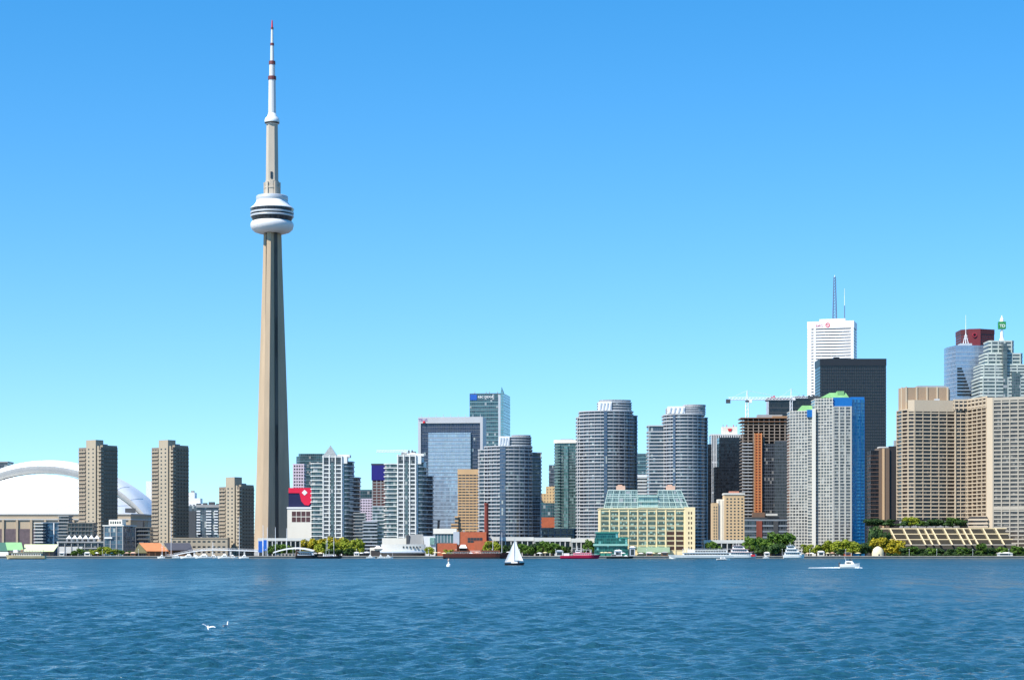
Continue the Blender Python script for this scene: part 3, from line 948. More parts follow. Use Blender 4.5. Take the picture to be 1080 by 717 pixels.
# tan stepped block
o, W = place('hotel_block', 'tan office block with striped floors standing left of the first cylinder tower', 'office building', 483, 507, 1900, 0)
H = lz(o, 494.5)
TAN = plain('tan_stone', hx('d8b182', .85), .8, .12, .1)
core(o, rect(W, 20), 0, H - 4, G_DARK)
slabs(o, rect(W, 20), zrow(2, H - 5, 28), 1.35, .3, TAN, 'spandrel')
fins(o, rect(W, 20), [(0, 7)], .5, .35, 0, H - 5, TAN)
boxp(o, 'parapet', TAN, -W / 2 - .4, W / 2 + .4, -.4, 20.4, H - 5, H)
for k, (pa, yt) in enumerate(((476, 553), (480, 545))):
    zt = lz(o, yt)
    pl_ = [(lx(o, pa), -3 + k), (-W / 2 - .02 + 3 * 0, -3 + k), (-W / 2 - .02, 16), (lx(o, pa), 16)]
    core(o, pl_, 0, zt, G_DARK, 'wing_glazing')
    slabs(o, pl_, zrow(2, zt - .4, 9) + [zt - .4], 1.3, .3 + .1 * k, TAN, 'wing_spandrel')

# ------------------------------------------------------------------ round condo towers
RB_L = plain('round_balcony', (.44, .44, .44, 1), .5, .12, .15)
RB_D = plain('round_balcony_dark', (.20, .22, .25, 1), .5, .12, .15)  # mullions and far spandrels; on right wing balconies it paints in shade
STRIP = glass('blue_strip_glass', (.03, .055, .10, 1), (.07, .11, .17, 1), 1.4, 3.1, .3, blinds=.02)
def arcpoly(x0, x1, bow, depth, n=14, y0=0.0):
    """footprint whose front bulges towards the lake by bow metres"""
    cx, hw = (x0 + x1) / 2, (x1 - x0) / 2
    Rr = (hw * hw + bow * bow) / (2 * bow)
    am = math.asin(min(1, hw / Rr))
    pts = []
    for k in range(n + 1):
        a = -am + 2 * am * k / n
        pts.append((cx + Rr * math.sin(a), y0 + (Rr - bow) - Rr * math.cos(a) + 0))
    return pts + [(x1, y0 + depth), (x0, y0 + depth)]

def round_tower(p0, p1, ymain, d, label, wings, pent, strip, nfl, mull=9, lattice=None):
    o, W = place('round_condo_tower', label, 'condo tower', p0, p1, d, 0, 'round glass condo towers')
    x = lambda px: lx(o, px)
    H = lz(o, ymain)
    fh = H / nfl
    body = arcpoly(x(wings[0][1] if wings else p0), x(wings[1][0] if wings else p1), 11, 24, 20)
    core(o, body, 0, H, G_BLUE)
    slabs(o, body, [fh * k for k in range(1, nfl)] + [H - .4], .85, .95, RB_L, 'balcony')
    # slim mullions across the bow
    m = len(body) - 3
    f = None
    for k in range(1, mull):
        i = k * m / mull
        a, c = body[int(i)], body[int(i) + 1]
        rz = math.atan2(c[1] - a[1], c[0] - a[0])
        if f is None: f = MB().box(-.16, .16, -.9, .2, 0, H).build('mullion', RB_D, o, (a[0], a[1], 0), rz)
        else: again(f, (a[0], a[1], 0), rz)
    if strip:
        i = min(range(m), key=lambda i: abs(body[i][0] - x(strip[0])))
        j = min(range(m), key=lambda i: abs(body[i][0] - x(strip[1])))
        if j <= i: j = i + 1
        q = body[i:j + 1]
        oq = [(a * 1.0, b - 1.35) for a, b in q]
        MB().prism(oq + [(a, b) for a, b in reversed(q)], 0, H).build('glass_strip', STRIP, o)
    for k, wg in enumerate(wings):
        xa, xb, yt = x(wg[0]), x(wg[1]), lz(o, wg[2])
        pl_ = [(xa, 3 + wg[3]), (xb, 3 + wg[3] * .4), (xb, 22), (xa, 22)] if k == 0 else [(xa, 3 + wg[3] * .4), (xb, 3 + wg[3]), (xb, 22), (xa, 22)]
        core(o, pl_, 0, yt, G_BLUE if k == 0 else G_DARK, 'wing_glazing')  # right wing gets darker glass to paint the shaded side of the curve
        nn = int(yt / fh)
        slabs(o, pl_, [fh * (q + .1) for q in range(1, nn)] + [yt - .3], .85, .9, RB_L if k == 0 else RB_D, 'wing_balcony')
        fins(o, pl_, [(0, 2)], .5, .95, 0, yt, RB_L, 'wing_pier')
    for (pa, pb, yb, yt, mat, bow) in pent:
        pp = arcpoly(x(pa), x(pb), bow, 14, 10, 3)
        MB().prism(pp, lz(o, yb) - .5, lz(o, yt), mc=1).build('penthouse', [mat, GREYC], o)
        if mat is not WHITE:
            slabs(o, pp, zrow(lz(o, yb) + 1, lz(o, yt) - .5, 3) + [lz(o, yt) - .6], .7, .5, RB_L, 'penthouse_ledge')
    if lattice:
        pa, pb, yb, yt = lattice
        n = 4
        MB().prism([(x(pa), -4), (x(pb), -4), (x(pb), 2), (x(pa), 2)], lz(o, yb), lz(o, yt)).build('roof_screen', WHITE, o)
        for k in range(n):
            xa = x(pa) + (x(pb) - x(pa)) * (k + .5) / n
            MB().prism([(xa - .7, -4.5), (xa + .5, -4.5), (xa + .5, -4), (xa - .7, -4)], lz(o, yb) + .5, lz(o, yt) - 1.2,
                       [(xa + .3, -4.5), (xa + 1.5, -4.5), (xa + 1.5, -4), (xa + .3, -4)]).build('screen_louvre', LGREY, o)
    return o
round_tower(505, 571, 471, 1735, 'broad round glass condo tower, lowest of three, left of the slim green tower',
            [(505, 511.5, 474, 2), (560.5, 570.5, 477, 5)], [(527, 560, 471, 460.5, G_BLUE, 6), (540, 559, 460.5, 459, GREYC, 3)], (528, 533), 30, 10, (526, 537.5, 470, 460))
round_tower(609, 672, 434, 1742, 'tall round glass condo tower with round white-screened penthouse behind the cream terminal',
            [(609, 612, 440, 1), (667, 672, 438, 5)], [(631, 666, 434, 424, G_BLUE, 6), (633, 665, 424, 421.5, LGREY, 5)], (636, 641), 42, 10, (631, 645, 433, 423.5))
round_tower(684.5, 747, 437.5, 1690, 'tall round glass condo tower stepping down on its left side and dark on its right',
            [(684.5, 701, 448.5, 2), (742, 746.5, 440, 5)], [(704, 744, 437.5, 430, G_BLUE, 6), (722, 744, 430, 426.5, GREYC, 5)], (708, 712), 41, 9, (704, 722, 436, 428.5))

# slim green tower and what shows round it
o, W = place('slim_condo_tower', 'slim green glass condo tower with flat white crown between two round towers', 'condo tower', 584.5, 608.5, 1860, 10)
D = side(o, W, 610)
H = lz(o, 467)
pl_ = [(-W / 2 + 3 - 3 * math.cos(R(a)), 3 - 3 * math.sin(R(a))) for a in (0, 45, 90)] + [(W / 2, 0), (W / 2, max(D, 10)), (-W / 2, max(D, 10))]
core(o, pl_, 0, H, glass('bottle_green_glass', (.012, .045, .04, 1), (.06, .13, .12, 1), 1.6, 2.9, .25, blinds=.1, blind_col=(.2, .3, .28, 1)))
slabs(o, pl_, zrow(3, H, 36), .45, .3, plain('green_grey_slab', (.16, .22, .21, 1), .5, .15, .2), 'floor_slab')
slabs(o, [(lx(o, 585), 1.8), (lx(o, 590), -.2), (lx(o, 590), 3), (lx(o, 585), 3)], zrow(3, H, 36), 1.0, .8, plain('green_balcony', (.10, .17, .16, 1), .5, .15, .2), 'balcony')
boxp(o, 'glass_bay', glass('pale_green_glass', (.06, .17, .16, 1), (.20, .36, .35, 1), 1.5, 2.9, .3, blinds=0), lx(o, 595), lx(o, 599.5), -1, 1, 0, H - 3)
MB().prism(offs(pl_, .9), H, lz(o, 463.5)).build('crown', CREAMW, o)
boxp(o, 'roof_plant', GREYC, -5, 6, 3, 9, lz(o, 463.5), lz(o, 462.5))
o, W = place('apartment_building', 'cream stone building seen in the gap left of the slim green tower', 'building', 570, 586, 2150, 0)
H = lz(o, 520)
cw = punched('cream_gap_wall', hx('dcb985', .85), (.12, .09, .07, 1), 3, 3.2, .4, .4)
MB().box(-W / 2, W / 2, 0, 18, 0, H).build('wall', [cw], o)
MB().box(lx(o, 576), W / 2, .5, 16, H, lz(o, 512.5)).build('upper_storey', [cw], o)
o, W = place('office_tower', 'small blue-grey tower far off beside the slim green tower', 'office tower', 579, 587, 2500, 0)
core(o, rect(W, 14), 0, lz(o, 490), G_BLUE)
slabs(o, rect(W, 14), zrow(lz(o, 515), lz(o, 491), 6), .7, .3, RB_D, 'spandrel')
o, W = place('office_building', 'low teal glass building over brick storeys, just left of the slim green tower', 'office building', 568, 588, 1960, 0)
H = lz(o, 530)
core(o, rect(W, 18), lz(o, 545), H, G_TEAL)
boxp(o, 'brick_storeys', BRICK, -W / 2, W / 2, -.5, 18, lz(o, 556), lz(o, 545.2))
core(o, rect(W, 18, -.2), 0, lz(o, 556.1), G_DARK, 'base_glazing')
o, W = place('podium_building', 'grey podium with open square bays under the slim green tower', 'building', 571, 612, 1790, 0)
H = lz(o, 557)
core(o, rect(W, 16), 0, H, G_DARK)
slabs(o, rect(W, 16), zrow(4, H - .8, 4) + [H - .8], .9, .4, GREYC, 'floor_slab')
fins(o, rect(W, 16), [(0, 7)], 1.0, .5, 0, H, GREYC)

# between the second and third round towers
o, W = place('office_tower', 'teal glass tower rising in the gap between the two tall round towers', 'office tower', 669, 688, 2450, 0)
H = lz(o, 478)
core(o, rect(W, 20), 0, H, G_TEAL)
slabs(o, rect(W, 20), zrow(lz(o, 515), H - .5, 9) + [H - .5], .8, .3, TEAL2, 'spandrel')
o, W = place('office_building', 'white and grey office building low in the gap between the two tall round towers', 'office building', 668, 700, 2150, 0)
H = lz(o, 501.5)
core(o, rect(W, 18), 0, H, G_DARK)
slabs(o, rect(W, 18), zrow(lz(o, 545), H - 2.5, 12) + [H - 2.5], 1.6, .3, OFFWH, 'spandrel')
boxp(o, 'parapet', WHITE, -W / 2 - .5, W / 2 + .5, -.6, 18, H - 1.2, H + 1)
o, W = place('office_tower', 'narrow dark office tower standing right behind the third round tower', 'office tower', 738, 750.5, 2250, 0)
core(o, rect(W, 20), 0, lz(o, 468), G_BLACK)
slabs(o, rect(W, 20), zrow(3, lz(o, 469), 28), .5, .25, BLACKM, 'spandrel')

# striped grey bank tower with red roof emblem, black tower in front
o, W = place('office_tower', 'pale grey pin-striped bank tower with red roof emblem', 'office tower', 750, 786, 2430, 0)
H = lz(o, 458)
core(o, rect(W, 26), 0, H, G_DARK)
STR = plain('stripe_steel', (.56, .55, .53, 1), .5, .1, .1)
fins(o, rect(W, 26), [(0, 16)], 1.35, .6, 0, H, STR, 'fin')
slabs(o, rect(W, 26), [H - 1, lz(o, 488), lz(o, 520)], 1.6, .4, STR, 'spandrel')
boxp(o, 'roof_box', CREAMW, lx(o, 762), lx(o, 778), 3, 14, H, lz(o, 449.5))
b = MB(); zz, cc = lz(o, 453), lx(o, 770)
b.prism([(cc - 1.5, 2.4), (cc + 1.5, 2.4), (cc + 1.5, 2.9), (cc - 1.5, 2.9)], zz - 1.6, zz + 1.6, [(cc - 2.6, 2.4), (cc + 2.6, 2.4), (cc + 2.6, 2.9), (cc - 2.6, 2.9)])
b.build('red_emblem', REDP, o)
for px in (763, 767, 774, 777): MB().bar((lx(o, px), 5, lz(o, 449.5)), (lx(o, px), 5, lz(o, 447.5)), .5).build('roof_vent', REDP if px in (767, 774) else GREYC, o)
o, W = place('office_tower', 'squat black glass tower in front of the pin-striped bank tower', 'office tower', 758.5, 784, 2200, 0)
H = lz(o, 461)
pl_ = [(lx(o, 756), 1), (lx(o, 756), .99)]
core(o, rect(W, 22), 0, H, G_BLACK)
slabs(o, rect(W, 22), zrow(3, H, 34), .45, .15, BLACKM, 'spandrel')
core(o, [(lx(o, 754.5), 3), (-W / 2 - .02, 3), (-W / 2 - .02, 20), (lx(o, 754.5), 20)], 0, lz(o, 492), G_BLACK, 'lower_glazing')

# beige apartments
o, W = place('apartment_building', 'stepped beige apartment house below the black glass tower', 'apartment building', 751, 786, 1850, 0)
bw = plain('beige_render', hx('d8bb92', .85), .85, .1, .1)
steps = [(751.5, 757.5, 530, 0), (757.5, 767, 526, 1.5), (764, 785, 521.5, -1)]
for k, (a, c, yt, yy) in enumerate(steps):
    boxp(o, 'wall', bw if k != 1 else CREAMW, lx(o, a), lx(o, c) - .02, yy, 16, 0, lz(o, yt))
grid(o, 'window', DARKWIN, lx(o, 765), lx(o, 784.5), 5, 1.5, lz(o, 570), lz(o, 524), 14, 1.2, y=-1)
grid(o, 'window', DARKWIN, lx(o, 752), lx(o, 757), 2, .9, lz(o, 570), lz(o, 533), 12, 1.3, y=0)
boxp(o, 'cornice', OFFWH, lx(o, 763.5), lx(o, 785.5), -1.6, 16.2, lz(o, 521.5), lz(o, 519.5))
for a in (757.4, 761.5, 763): boxp(o, 'drain_pier', CREAMW, lx(o, a), lx(o, a) + .7, .9, 2, 0, lz(o, 527))
boxp(o, 'rooftop_room', plain('rose_render', hx('c98b76', .8), .85, .1, .1), lx(o, 770), lx(o, 780), 4, 12, lz(o, 519.5), lz(o, 517.5))

# ------------------------------------------------------------------ tower under construction, hoist, cranes
o, W = place('unfinished_tower', 'concrete tower under construction with open top floors and orange hoist strip', 'building under construction', 783, 834, 1900, 0)
x = lambda p: lx(o, p)
z = lambda y: lz(o, y)
RAWC = plain('raw_concrete', (.30, .24, .19, 1), .9, .2, .15)
inner = rect(W - 8, 18, 3)
core(o, inner, z(546), z(441), plain('dark_interior', (.05, .04, .035, 1), .9, .4, .2, False), 'core_wall')
full = [(x(783), 0), (x(834), 0), (x(834), 24), (x(783), 24)]
ztop = z(441)
fl = zrow(z(546), ztop, 31)
slabs(o, full, fl, .5, .2, RAWC, 'floor_slab')
slabs(o, full, [ztop - 3.3, ztop], .8, 1.4, plain('formwork', (.22, .12, .07, 1), .9, .25, .3), 'formwork_deck')
fins(o, full, [(0, 10)], .8, .1, z(546), ztop, RAWC, 'column')
first = None
for zz in fl[:24]:
    if first is None: first = MB().box(x(782.6), x(793.5), -1.0, .5, 0, 1.1).build('balcony', plain('balcony_panel', (.35, .36, .36, 1), .5, .1, .2), o, (0, 0, zz))
    else: again(first, (0, 0, zz))
core(o, [(x(803.5), -.8), (x(816.5), -.8), (x(816.5), 0), (x(803.5), 0)], z(546), z(467.5), G_DARK, 'new_glazing')
core(o, [(x(816.6), -1.2), (x(834.2), -1.2), (x(834.2), 0), (x(816.6), 0)], z(546), z(464.5), glass('grey_new_glass', (.05, .065, .07, 1), (.085, .105, .11, 1), 1.5, 3, .25, blinds=0), 'new_glazing')
ORG = plain('orange_hoist', (.55, .17, .05, 1), .7, .15, .4)
hb = MB()
hb.box(x(795.5), x(803), -2.6, -.9, z(546), z(457))
hb.build('hoist_mast', ORG, o)
fins(o, [(x(795.3), -2.7), (x(803.2), -2.7), (x(803.2), -1), (x(795.3), -1)], [(0, 3)], .55, .25, z(546), z(456.5), plain('hoist_edge', (.62, .30, .13, 1), .7, .1, .4), 'hoist_rail')
grid(o, 'hoist_gate', plain('hoist_dark', (.14, .035, .015, 1), .8, .2, .5), x(796), x(802.6), 2, 1.6, z(546), z(458), 30, 1.5, y=-2.6, proud=.08)
boxp(o, 'lift_overrun', GREYC, x(800), x(826), 6, 16, ztop + .8, z(436.5))
boxp(o, 'upper_formwork', plain('plywood', (.34, .20, .10, 1), .9, .2, .3), x(815), x(834), -.5, 10, ztop + .8, z(438.5))
pod = rect(W + 1.2, 30, -5)
core(o, pod, 0, z(545.5), glass('podium_glass', (.02, .03, .04, 1), (.06, .08, .10, 1), 2.2, 4, .25, blinds=0), 'podium_glazing')
slabs(o, pod, [z(573), z(567), z(561), z(555), z(549)], 1.5, .25, plain('podium_band', (.22, .26, .30, 1), .5, .1, .2), 'podium_band')
slabs(o, pod, [z(546.5)], 1.2, .6, DGREY, 'podium_roof')
boxp(o, 'podium_pier', plain('red_brown_pier', (.22, .06, .04, 1), .85, .2, .3), x(797), x(803), -5.8, -4.8, 0, z(549))
boxp(o, 'podium_pier', DGREY, x(815), x(820), -5.7, -4.8, 0, z(549))
boxp(o, 'site_canopy', OFFWH, x(807), x(819), -7, -3, z(543.5), z(541.5))
boxp(o, 'loading_deck', plain('mud', (.16, .10, .07, 1), .9, .2, .3), x(793), x(806), -5, 0, z(545.3), z(540))

def tower_crane(px, d, yb, yj, ytop, pj0, pj1, label, group, k=1.0, mat=None):
    mat = mat or STEELW
    o = empty('tower_crane', (X(px, d), d, G), label, 'crane', group)
    zj, zt = Z(yj, d) - G, Z(ytop, d) - G
    q = 1.0 * k
    b = MB()
    n = int((zj - 20) / 4)
    for a in (-q, q):
        for c in (-q, q): b.bar((a, c, 0), (a, c, zj), .28 * k, n=4)
    zz = 2.0
    while zz < zj - 4:
        b.bar((-q, -q, zz), (q, -q, zz + 4), .16 * k, n=3); b.bar((q, -q, zz), (q, q, zz + 4), .16 * k, n=3)
        b.bar((-q, q, zz), (-q, -q, zz + 4), .16 * k, n=3)
        zz += 4
    b.build('mast', mat, o)
    boxes = boxp(o, 'slewing_ring', DGREY, -1.3 * k, 1.3 * k, -1.3 * k, 1.3 * k, zj - 2.2, zj - .6)
    x0, x1 = X(pj0, d) - o.location.x, X(pj1, d) - o.location.x
    b = MB()
    for yy, z0 in ((-.8, 0), (.8, 0), (0, 1.7)): b.bar((x0, yy * k, zj + z0 * k), (x1, yy * k, zj + z0 * k * .9), .22 * k, n=4)
    m = int(abs(x1 - x0) / 3)
    for i in range(m):
        xa = x0 + (x1 - x0) * i / m; xb = x0 + (x1 - x0) * (i + .5) / m; xc = x0 + (x1 - x0) * (i + 1) / m
        b.bar((xa, -.8 * k, zj), (xb, 0, zj + 1.6 * k), .13 * k, n=3); b.bar((xb, 0, zj + 1.6 * k), (xc, -.8 * k, zj), .13 * k, n=3)
        b.bar((xa, -.8 * k, zj), (xc, .8 * k, zj), .1 * k, n=3)
    b.build('jib', mat, o)
    b = MB()
    for a in (-.8, .8): b.bar((a * k, 0, zj), (0, 0, zt), .3 * k, .2 * k, n=4)
    b.build('tower_peak', mat, o)
    b = MB()
    b.bar((0, 0, zt), (x0 * .85, 0, zj + 1.5 * k), .1 * k, n=3); b.bar((0, 0, zt), (x1 * .75, 0, zj + 1.5 * k), .1 * k, n=3)
    b.build('tie_rod', mat, o)
    boxp(o, 'counterweight', DGREY, (x0 if abs(x0) < abs(x1) else x1) - 1.6 * k, (x0 if abs(x0) < abs(x1) else x1) + 1.6 * k, -1 * k, 1 * k, zj - 2.6 * k, zj + .5)
    boxp(o, 'operator_cab', WHITE, 1.4 * k, 3.4 * k, -1.6 * k, .4, zj - 2.4 * k, zj - .1)
    return o
tower_crane(788, 1925, 0, 421.3, 411.5, 768, 839, 'white tower crane with the longer jib above the open concrete floors', 'tower cranes over the building site', 1.25)
tower_crane(834.5, 1960, 0, 419.5, 409.5, 822, 852, 'white tower crane rising beside the green roofed white condo', 'tower cranes over the building site', 1.0)
tower_crane(425, 2300, 0, 476.5, 474, 397, 437, 'small pale tower crane far behind the second white condo tower', 'tower cranes over the building site', 1.2)

o, W = place('office_tower', 'dark slab tower with ragged unfinished roof behind the construction site', 'office tower', 811, 868, 2330, 0)
H = lz(o, 420.5)
core(o, rect(W, 24), 0, H, G_BLACK)
slabs(o, rect(W, 24), zrow(lz(o, 470), H - 5, 9), .9, .3, DGREY, 'spandrel')
boxp(o, 'roof_deck', plain('dark_red_steel', (.10, .05, .045, 1), .8, .2, .3), -W / 2 - 1.5, lx(o, 838), -1.5, 24, H - 1.2, H + 1.2)
boxp(o, 'roof_structure', DGREY, lx(o, 838), W / 2, -.8, 22, H + .01, lz(o, 417.5))
boxp(o, 'stair_tower', LGREY, lx(o, 808.8), lx(o, 811.6), 0, 6, 0, lz(o, 423))
for px in (842, 847, 853, 858): boxp(o, 'roof_frame', BLACKM, lx(o, px), lx(o, px) + 1.6, 1, 6, lz(o, 417.5), lz(o, 416 + (px % 3) * .4))
for px in (813, 815.5): boxp(o, 'hoist_cabin', REDP, lx(o, px), lx(o, px) + 2, -1, 2, H + 1.2, lz(o, 418 - (px > 814) * 1.0))

# ------------------------------------------------------------------ white condo pair with blue glass
o, W = place('condo_tower', 'twin-stepped white gridded condo tower with bright blue glass corner and green roof', 'condo tower', 834.5, 916, 1775, 0, None)
x = lambda p: lx(o, p)
z = lambda y: lz(o, y)
GRW = plain('grid_white', (.50, .48, .42, 1), .6, .1, .15)
G_CW = glass('condo_window', (.03, .035, .035, 1), (.12, .125, .12, 1), 1.5, 2.8, .15, blinds=.2, blind_col=(.30, .29, .26, 1))
BLUEG = glass('bright_blue_glass', (.012, .19, .42, 1), (.05, .38, .62, 1), 1.6, 2.8, .15, .1, frame=(.02, .17, .36, 1), blinds=.24, blind_col=(.10, .42, .62, 1))
BLUEP = plain('blue_panel', (.01, .14, .42, 1), .4, .15, .2)
GREENR = plain('green_roof_sheet', (.20, .42, .16, 1), .7, .25, .2, False)
a = [(x(834.5), 9), (x(852.5), 2.5), (x(852.5), 26), (x(834.5), 26)]
core(o, a, 0, z(433), G_CW, 'wing_glazing')
nn = 46
slabs(o, a, zrow(2, z(433.5), nn) + [z(433.5)], .75, .3, GRW, 'spandrel')
fins(o, a, [(0, 7)], .52, .42, 0, z(432), GRW)
core(o, [(x(852.6), 2), (x(858), 1), (x(858), 24), (x(852.6), 24)], 0, z(436), G_CW, 'link_glazing')
slabs(o, [(x(852.6), 2), (x(858), 1), (x(858), 24), (x(852.6), 24)], zrow(2, z(437), nn), .8, .3, GRW, 'link_balcony')
boxp(o, 'blue_top', BLUEP, x(851.5), x(858), -.2, 10, z(439.5), z(431.8))
boxp(o, 'spine_wall', CREAMW, x(856.6), x(860.2), -1.2, 24, 0, z(431))
c_ = [(x(860), 2.5), (x(877.5), -4.5), (x(877.5), 24), (x(860), 24)]
core(o, c_, 0, z(420.5), G_CW, 'core_glazing')
slabs(o, c_, zrow(2, z(421), 49) + [z(421)], .75, .3, GRW, 'spandrel')
fins(o, c_, [(0, 7)], .52, .42, 0, z(419.5), GRW)
e = [(x(877.6), -4.2), (x(897.5), -3.6), (x(897.5), 22), (x(877.6), 22)]
core(o, e, 0, z(429), G_CW, 'bow_glazing')
slabs(o, e, zrow(2, z(429.5), 46) + [z(429.5)], .75, .3, GRW, 'spandrel')
fins(o, e, [(0, 4)], 1.25, .45, 0, z(428.5), GRW, 'broad_pier')
boxp(o, 'blue_top', BLUEP, x(877.7), x(898), -3.4, 20, z(428.4), z(419.2))
g = [(x(897.6), -2.6), (x(912.5), 4), (x(912.5), 22), (x(897.6), 22)]
core(o, g, 0, z(421), BLUEG, 'blue_glazing')
slabs(o, g, zrow(3, z(421), 46), .5, .3, plain('blue_slab', (.05, .26, .48, 1), .4, .1, .2), 'blue_slab')
fins(o, g, [(0, 4)], .35, .3, 0, z(420), BLUEP, 'blue_mullion')
boxp(o, 'blue_top', BLUEP, x(898.1), x(912.5), 4.2, 20, z(421), z(418))
gb = MB(); gb.prism([(x(866), 2), (x(896), 2), (x(896), 18), (x(866), 18)], z(419), z(413.5), [(x(876), 5), (x(893), 5), (x(893), 15), (x(876), 15)])
gb.build('green_roof', GREENR, o)
boxp(o, 'green_roof_box', GREENR, x(884), x(891), 3.5, 12, z(415.5), z(411.8))
gb = MB(); gb.prism([(x(843), 8), (x(859), 8), (x(859), 18), (x(843), 18)], z(432.5), z(426.5), [(x(848), 10), (x(858), 10), (x(858), 16), (x(848), 16)])
gb.build('green_roof', GREENR, o)

# ------------------------------------------------------------------ financial district towers behind
o, W = place('bank_tower', 'tallest white bank tower with horizontal dark windows and roof mast', 'office tower', 851.8, 900.3, 2600, 15)
H = lz(o, 338.5)
x = lambda p: lx(o, p)
z = lambda y: lz(o, y)
MARB = plain('white_marble', (.82, .81, .79, 1), .5, .05, .05)
D = side(o, W, 903.4)
core(o, rect(W, D), 0, H - 6, G_DARK)
rows_ = zrow(z(428), z(346.2), 26)
sl = [(x(860), 0), (x(900.2), 0), (x(900.2), D), (x(860), D)]
slabs(o, rect(W, D), rows_, 2.3, .35, MARB, 'spandrel')
boxp(o, 'parapet', MARB, -W / 2 - .5, W / 2 + .5, -.6, D + .5, z(346), H)
for (p0, p1) in ((851.7, 855.8), (858.3, 860.3), (897.6, 900.3)):
    boxp(o, 'pier', MARB, x(p0), x(p1), -.7, .5, 0, z(345.9))
boxp(o, 'roof_storey', MARB, x(864), x(891), 4, 40, H, z(335.8))
words(o, 'BMO', 4.6, plain('faded_red', (.60, .30, .36, 1), .6, .1, .3), (x(860), -.75, z(344.3)), bold=.06)
rg = MB()
cx, cz = x(873), z(342.5)
for k in range(24):
    a, c = 2 * math.pi * k / 24, 2 * math.pi * (k + 1) / 24
    f = lambda r, t, y: (cx + r * math.cos(t), y, cz + r * math.sin(t))
    rg.face([f(1.9, a, -1.0), f(2.9, a, -1.0), f(2.9, c, -1.0), f(1.9, c, -1.0)][::-1])
    rg.face([f(2.9, a, -1.0), f(2.9, a, -.6), f(2.9, c, -.6), f(2.9, c, -1.0)])
rg.box(cx - .9, cx + .9, -.95, -.6, cz - .5, cz + .5)
rg.build('round_emblem', plain('emblem_red', (.72, .05, .09, 1), .5, .05, .3), o)
STL = plain('blue_grey_steel', (.12, .16, .24, 1), .5, .1, .3)
b = MB()
zt = z(290.5)
for a in (-2.4, 2.4):
    for c in (12, 16.8): b.bar((x(879) + a, c, H), (x(879) + a * .45, c * .5 + 7.2, zt), .55, .35, n=5)
for k in range(16):
    f0, f1 = k / 16, (k + 1) / 16
    w0, w1 = 2.4 - 1.3 * f0, 2.4 - 1.3 * f1
    z0, z1 = H + (zt - H) * f0, H + (zt - H) * f1
    b.bar((x(879) - w0, 12.5, z0), (x(879) + w1, 12.5, z1), .28, n=3); b.bar((x(879) + w0, 12.5, z0), (x(879) - w1, 12.5, z1), .28, n=3)
b.build('lattice_mast', STL, o)
MB().bar((x(879), 14.4, zt), (x(879), 14.4, z(288.5)), .5, .3).build('mast_tip', WHITE, o)
MB().bar((x(889.5), 14.4, H), (x(889.5), 14.4, z(321)), .75, .5).build('thin_mast', STL, o)
MB().bar((x(889.5), 14.4, z(321)), (x(889.5), 14.4, z(303)), .4, .2).build('thin_mast_tip', STEELW, o)

o, W = place('office_tower', 'wide black steel and glass office tower in front of the white bank tower', 'office tower', 865, 934.5, 2350, 0)
H = lz(o, 378)
core(o, rect(W, 40), 0, H, G_BLACK)
DKB = plain('black_bronze', (.020, .021, .025, 1), .4, .15, .1)
slabs(o, rect(W, 40), zrow(lz(o, 575), H - 9, 58), 1.0, .25, plain('dark_spandrel', (.045, .048, .055, 1), .4, .15, .1), 'spandrel')
fins(o, rect(W, 40), [(0, 30)], .4, .45, 0, H - 8, DKB, 'mullion')
boxp(o, 'parapet', DKB, -W / 2 - .4, W / 2 + .4, -.6, 40.4, H - 8, H)
boxp(o, 'roof_plant', BLACKM, lx(o, 880), lx(o, 886), 4, 12, H, lz(o, 376))

o, W = place('office_building', 'brown office block with pale vertical edge between black tower and cream hotel', 'office building', 927, 946, 2000, 0)
H = lz(o, 472)
boxp(o, 'wall', plain('bronze_wall', (.16, .11, .075, 1), .6, .15, .08), -W / 2, lx(o, 938), 0, 24, 0, H)
boxp(o, 'dark_wall', plain('dark_bronze_wall', (.035, .03, .028, 1), .5, .2, .1), lx(o, 938) + .02, W / 2 + 6, 2, 24, 0, lz(o, 470))
boxp(o, 'pale_edge', plain('pale_edge_stone', hx('d8b48a', .85), .8, .08, .1), lx(o, 930.5), lx(o, 932.8), -.8, .5, 0, H - .5)
core(o, [(lx(o, 918.8), 3), (-W / 2 - .02, 1), (-W / 2 - .02, 22), (lx(o, 918.8), 22)], 0, lz(o, 474.5), G_BLACK, 'wing_glazing')
slabs(o, [(lx(o, 918.8), 3), (-W / 2 - .02, 1), (-W / 2 - .02, 22), (lx(o, 918.8), 22)], zrow(5, lz(o, 476), 24), .6, .2, plain('brown_band', (.10, .06, .045, 1), .8, .2, .2), 'floor_band')
boxp(o, 'roof_edge', OFFWH, lx(o, 927.5), lx(o, 937), -.3, 12, H, H + 1.2)
boxp(o, 'roof_plant', GREYC, lx(o, 944), lx(o, 946), 2, 8, lz(o, 470), lz(o, 464))

# ------------------------------------------------------------------ big cream hotel
d0 = 1730
o = empty('hotel', (X(1000, d0), d0, G), 'huge cream hotel slab with rows of dark balcony openings and slanted terrace fins', 'hotel')
def P2(px, d): return (X(px, d) - o.location.x, d - d0)
def hz(y, d=d0): return Z(y, d) - G
HCR = plain('hotel_cream', (.50, .405, .29, 1), .8, .11, .08)
HCR2 = plain('hotel_cream_shaded', (.38, .34, .275, 1), .8, .1, .08)  # cream dimmed in colour, as if the east wing caught less sun
HWIN = glass('hotel_opening', (.012, .008, .006, 1), (.05, .03, .022, 1), 1.7, 2.75, .03, .2, frame=(.02, .014, .012, 1), blinds=.10, blind_col=(.22, .16, .11, 1))
yb, yt = 546, 431.5
wing = [P2(946.3, 1762), P2(952, 1745), P2(958, 1738), P2(964.5, 1736), P2(1007, 1742), P2(1019, 1742), P2(1021, 1741), P2(1041, 1705), P2(1041, 1790), P2(947, 1800)]
